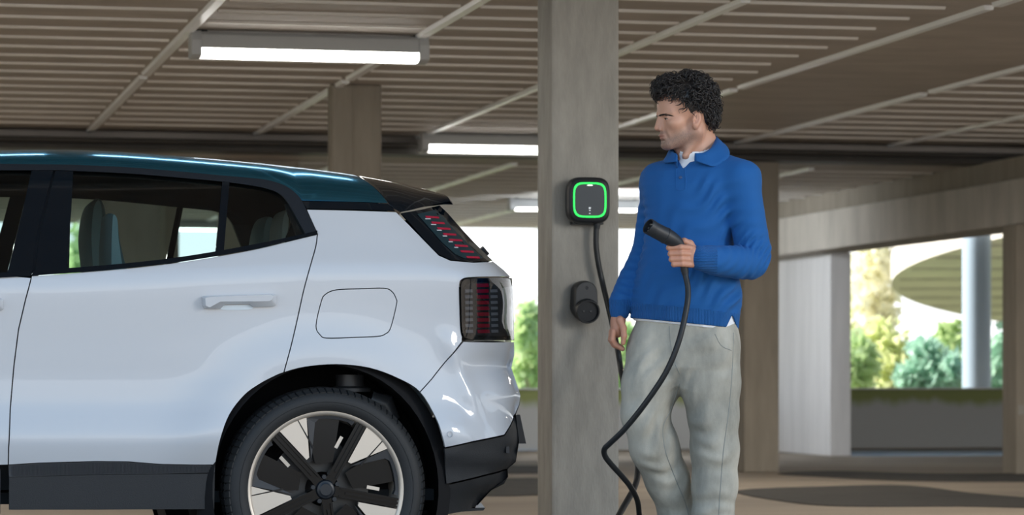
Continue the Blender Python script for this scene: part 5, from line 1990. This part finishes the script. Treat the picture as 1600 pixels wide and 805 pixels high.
# ================================================================== outdoors beyond the parapet
M['ground'] = mat('outdoor_ground', (0.22, 0.24, 0.13), 0.95, noise=0.4, nscale=0.4)
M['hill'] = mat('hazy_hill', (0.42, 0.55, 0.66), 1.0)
gr = MB().box((-120, 33.05, -0.6), (160, 320, -0.35)).build('ground_outside', M['ground'])
struct(gr)


def leaf_mat(name, c, t):
    m = bpy.data.materials.new(name); m.use_nodes = True
    nt = m.node_tree; b = nt.nodes['Principled BSDF']
    out = nt.nodes['Material Output']
    b.inputs['Base Color'].default_value = tuple(c) + (1,); b.inputs['Roughness'].default_value = 0.6
    tl = nt.nodes.new('ShaderNodeBsdfTranslucent'); tl.inputs['Color'].default_value = tuple(t) + (1,)
    mx = nt.nodes.new('ShaderNodeMixShader'); mx.inputs[0].default_value = 0.5
    nt.links.new(b.outputs[0], mx.inputs[1]); nt.links.new(tl.outputs[0], mx.inputs[2])
    nt.links.new(mx.outputs[0], out.inputs['Surface'])
    return m


LEAF = [leaf_mat('leaf_yellow_green', (0.70, 0.74, 0.42), (0.90, 0.95, 0.55)),
        leaf_mat('leaf_mid_green', (0.48, 0.62, 0.36), (0.70, 0.85, 0.45)),
        leaf_mat('leaf_blue_green', (0.36, 0.56, 0.46), (0.55, 0.80, 0.65)),
        leaf_mat('leaf_pale', (0.86, 0.83, 0.66), (0.95, 0.93, 0.75))]
M['bark'] = mat('pale_bark', (0.42, 0.36, 0.27), 0.9, noise=0.3, nscale=6)


def leaves(center, rad, n, size, seed, clumps=9):
    r = np.random.default_rng(seed)
    cc = r.normal(0, 0.42, (clumps, 3)); cc[:, 2] *= 0.9
    k = r.integers(0, clumps, n)
    P = cc[k] + r.normal(0, 0.26, (n, 3))
    L = np.linalg.norm(P, axis=1); P[L > 1.15] *= (1.15 / L[L > 1.15])[:, None]
    P = P * np.array(rad) + np.array(center)
    u = r.normal(0, 1, (n, 3)); u /= np.linalg.norm(u, axis=1)[:, None]
    w = r.normal(0, 1, (n, 3)); v = np.cross(u, w); v /= np.linalg.norm(v, axis=1)[:, None]
    s = size * r.uniform(.6, 1.3, (n, 1))
    V = np.stack([P - u * s, P - v * s * .45 + u * s * .1, P + u * s, P + v * s * .45 + u * s * .1], 1).reshape(-1, 3)
    return V, np.arange(4 * n).reshape(-1, 4)


def plant(name, px, py_top, py_bot, D, halfw_px, li, n, size, label, cat, group, seed, trunk=True):
    base = on_d(px, 588, D); zt = on_d(px, py_top, D).z; zb = on_d(px, py_bot, D).z
    zb = max(zb, -0.25)
    root = empty(name, (base.x, base.y, -0.35), label, cat, group)
    w = halfw_px * D / FOC
    V, Q = leaves((base.x, base.y, (zt + zb) / 2), (w, w, (zt - zb) / 2 / 1.0), n, size, seed)
    o = np_mesh('foliage', V - np.array(root.location), Q, LEAF[li], root)
    o['kind'] = 'stuff'
    mb = MB()
    top = zb + (zt - zb) * .7
    mb.tube([(base.x, base.y, -0.36), (base.x + .02, base.y, (zb + top) / 2), (base.x - .02, base.y, top)], [.05 if not trunk else .09, .04 if not trunk else .075, .02], 8)
    mb.build('trunk' if trunk else 'stem', M['bark'], root, smooth=True)
    return root


B = 'leafy bushes behind the parapet'
# right opening
plant('bush', 1345, 520, 625, 36, 34, 1, 900, .10, 'yellow-green bush beside the pale blade-shaped pillar', 'bush', B, 1, False)
plant('bush', 1392, 505, 625, 38, 42, 0, 1000, .10, 'bright green bush in the middle-left of the right opening', 'bush', B, 2, False)
plant('bush', 1450, 535, 625, 35, 44, 2, 1100, .10, 'blue-green bush low against the right parapet', 'bush', B, 3, False)
plant('bush', 1488, 510, 625, 40, 36, 1, 900, .11, 'green bush left of the round outdoor column', 'bush', B, 4, False)
plant('bush', 1563, 505, 625, 39, 34, 2, 800, .11, 'green bush right of the round outdoor column', 'bush', B, 5, False)
plant('tree', 1372, 330, 545, 46, 46, 3, 900, .15, 'pale sunlit tree with yellowish leaves in the right opening', 'tree', None, 6)
plant('tree', 1336, 400, 600, 52, 26, 0, 600, .15, 'slim bright tree next to the pale blade-shaped pillar', 'tree', None, 7)
# left opening between car and charger pillar, and beyond
plant('bush', 765, 495, 640, 42, 40, 0, 1000, .11, 'yellow-green bush right behind the tail lamp', 'bush', B, 8, False)
plant('bush', 822, 482, 640, 41, 38, 1, 1000, .11, 'green bush touching the left edge of the charger pillar', 'bush', B, 9, False)
plant('bush', 985, 480, 640, 41, 30, 1, 900, .11, 'green bush between the charger pillar and the man', 'bush', B, 10, False)
plant('bush', 700, 500, 640, 43, 40, 1, 900, .11, 'green bush hidden by the rear of the car', 'bush', B, 11, False)
plant('tree', 118, 330, 620, 44, 34, 1, 900, .13, 'green tree seen through the rear door window', 'tree', None, 12)
# far hazy ridge
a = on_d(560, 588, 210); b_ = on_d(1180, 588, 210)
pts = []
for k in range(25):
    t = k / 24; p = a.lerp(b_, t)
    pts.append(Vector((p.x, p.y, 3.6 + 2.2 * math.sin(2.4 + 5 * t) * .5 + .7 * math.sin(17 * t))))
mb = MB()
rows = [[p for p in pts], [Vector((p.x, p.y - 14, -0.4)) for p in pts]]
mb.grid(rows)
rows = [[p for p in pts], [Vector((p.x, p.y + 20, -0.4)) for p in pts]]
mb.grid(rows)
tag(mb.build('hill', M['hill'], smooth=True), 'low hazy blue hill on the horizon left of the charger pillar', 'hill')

# spiral ramp outside, with its round column
RC = on_d(1405, 588, 40) + Vector((CS, -SN, 0)) * 13.7
ramp = empty('spiral_ramp', (RC.x, RC.y, 2.16), 'pale curved concrete spiral ramp seen from below in the right opening', 'ramp')
left = math.atan2(SN, -CS)           # direction from the centre towards the point nearest the left of the picture


def ramp_pt(a_, r, dz):
    # a_ grows away from the camera
    ang = left - a_
    return Vector((RC.x + r * math.cos(ang), RC.y + r * math.sin(ang), 2.16 - 0.83 * a_ + dz))


aa = np.linspace(-0.75, 0.95, 35)
rows = [[ramp_pt(x, 13.7, 0), ramp_pt(x, 13.7, .42), ramp_pt(x, 9.0, .42), ramp_pt(x, 9.0, 0), ramp_pt(x, 13.7, 0)] for x in aa]
M['ramp'] = mat('ramp_concrete', (0.66, 0.62, 0.56), 0.85, noise=0.12, nscale=1.0)
MB().grid(rows).build('ramp_slab', M['ramp'], ramp, smooth=True, angle=30)
rows = [[ramp_pt(x, 13.72, .42), ramp_pt(x, 13.72, 1.2), ramp_pt(x, 13.55, 1.2), ramp_pt(x, 13.55, .42)] for x in aa]
MB().grid(rows).build('ramp_parapet', M['ramp'], ramp, smooth=True, angle=30)
for x in np.arange(-0.7, 0.95, 0.11):
    mb = MB()
    p = [ramp_pt(x, 13.6, -0.02), ramp_pt(x + .012, 13.6, -0.02), ramp_pt(x + .012, 9.0, -0.02), ramp_pt(x, 9.0, -0.02)]
    mb.prism(p, (0, 0, 0.03)); mb.build('soffit_joint', M['concrete_beam'], ramp)
M['steel_blue'] = mat('blue_grey_column_paint', (0.33, 0.43, 0.54), 0.5)
cp_ = on_d(1526, 588, 34.5)
mb = MB().lathe([(0.0, -0.35), (0.168, -0.35), (0.168, 2.6), (0.0, 2.6)], (cp_.x, cp_.y, 0), (0, 0, 1), 28)
tag(mb.build('round_column', M['steel_blue'], smooth=True, angle=40, origin=(cp_.x, cp_.y, -0.35)), 'round blue-grey column standing outside under the spiral ramp', 'column')
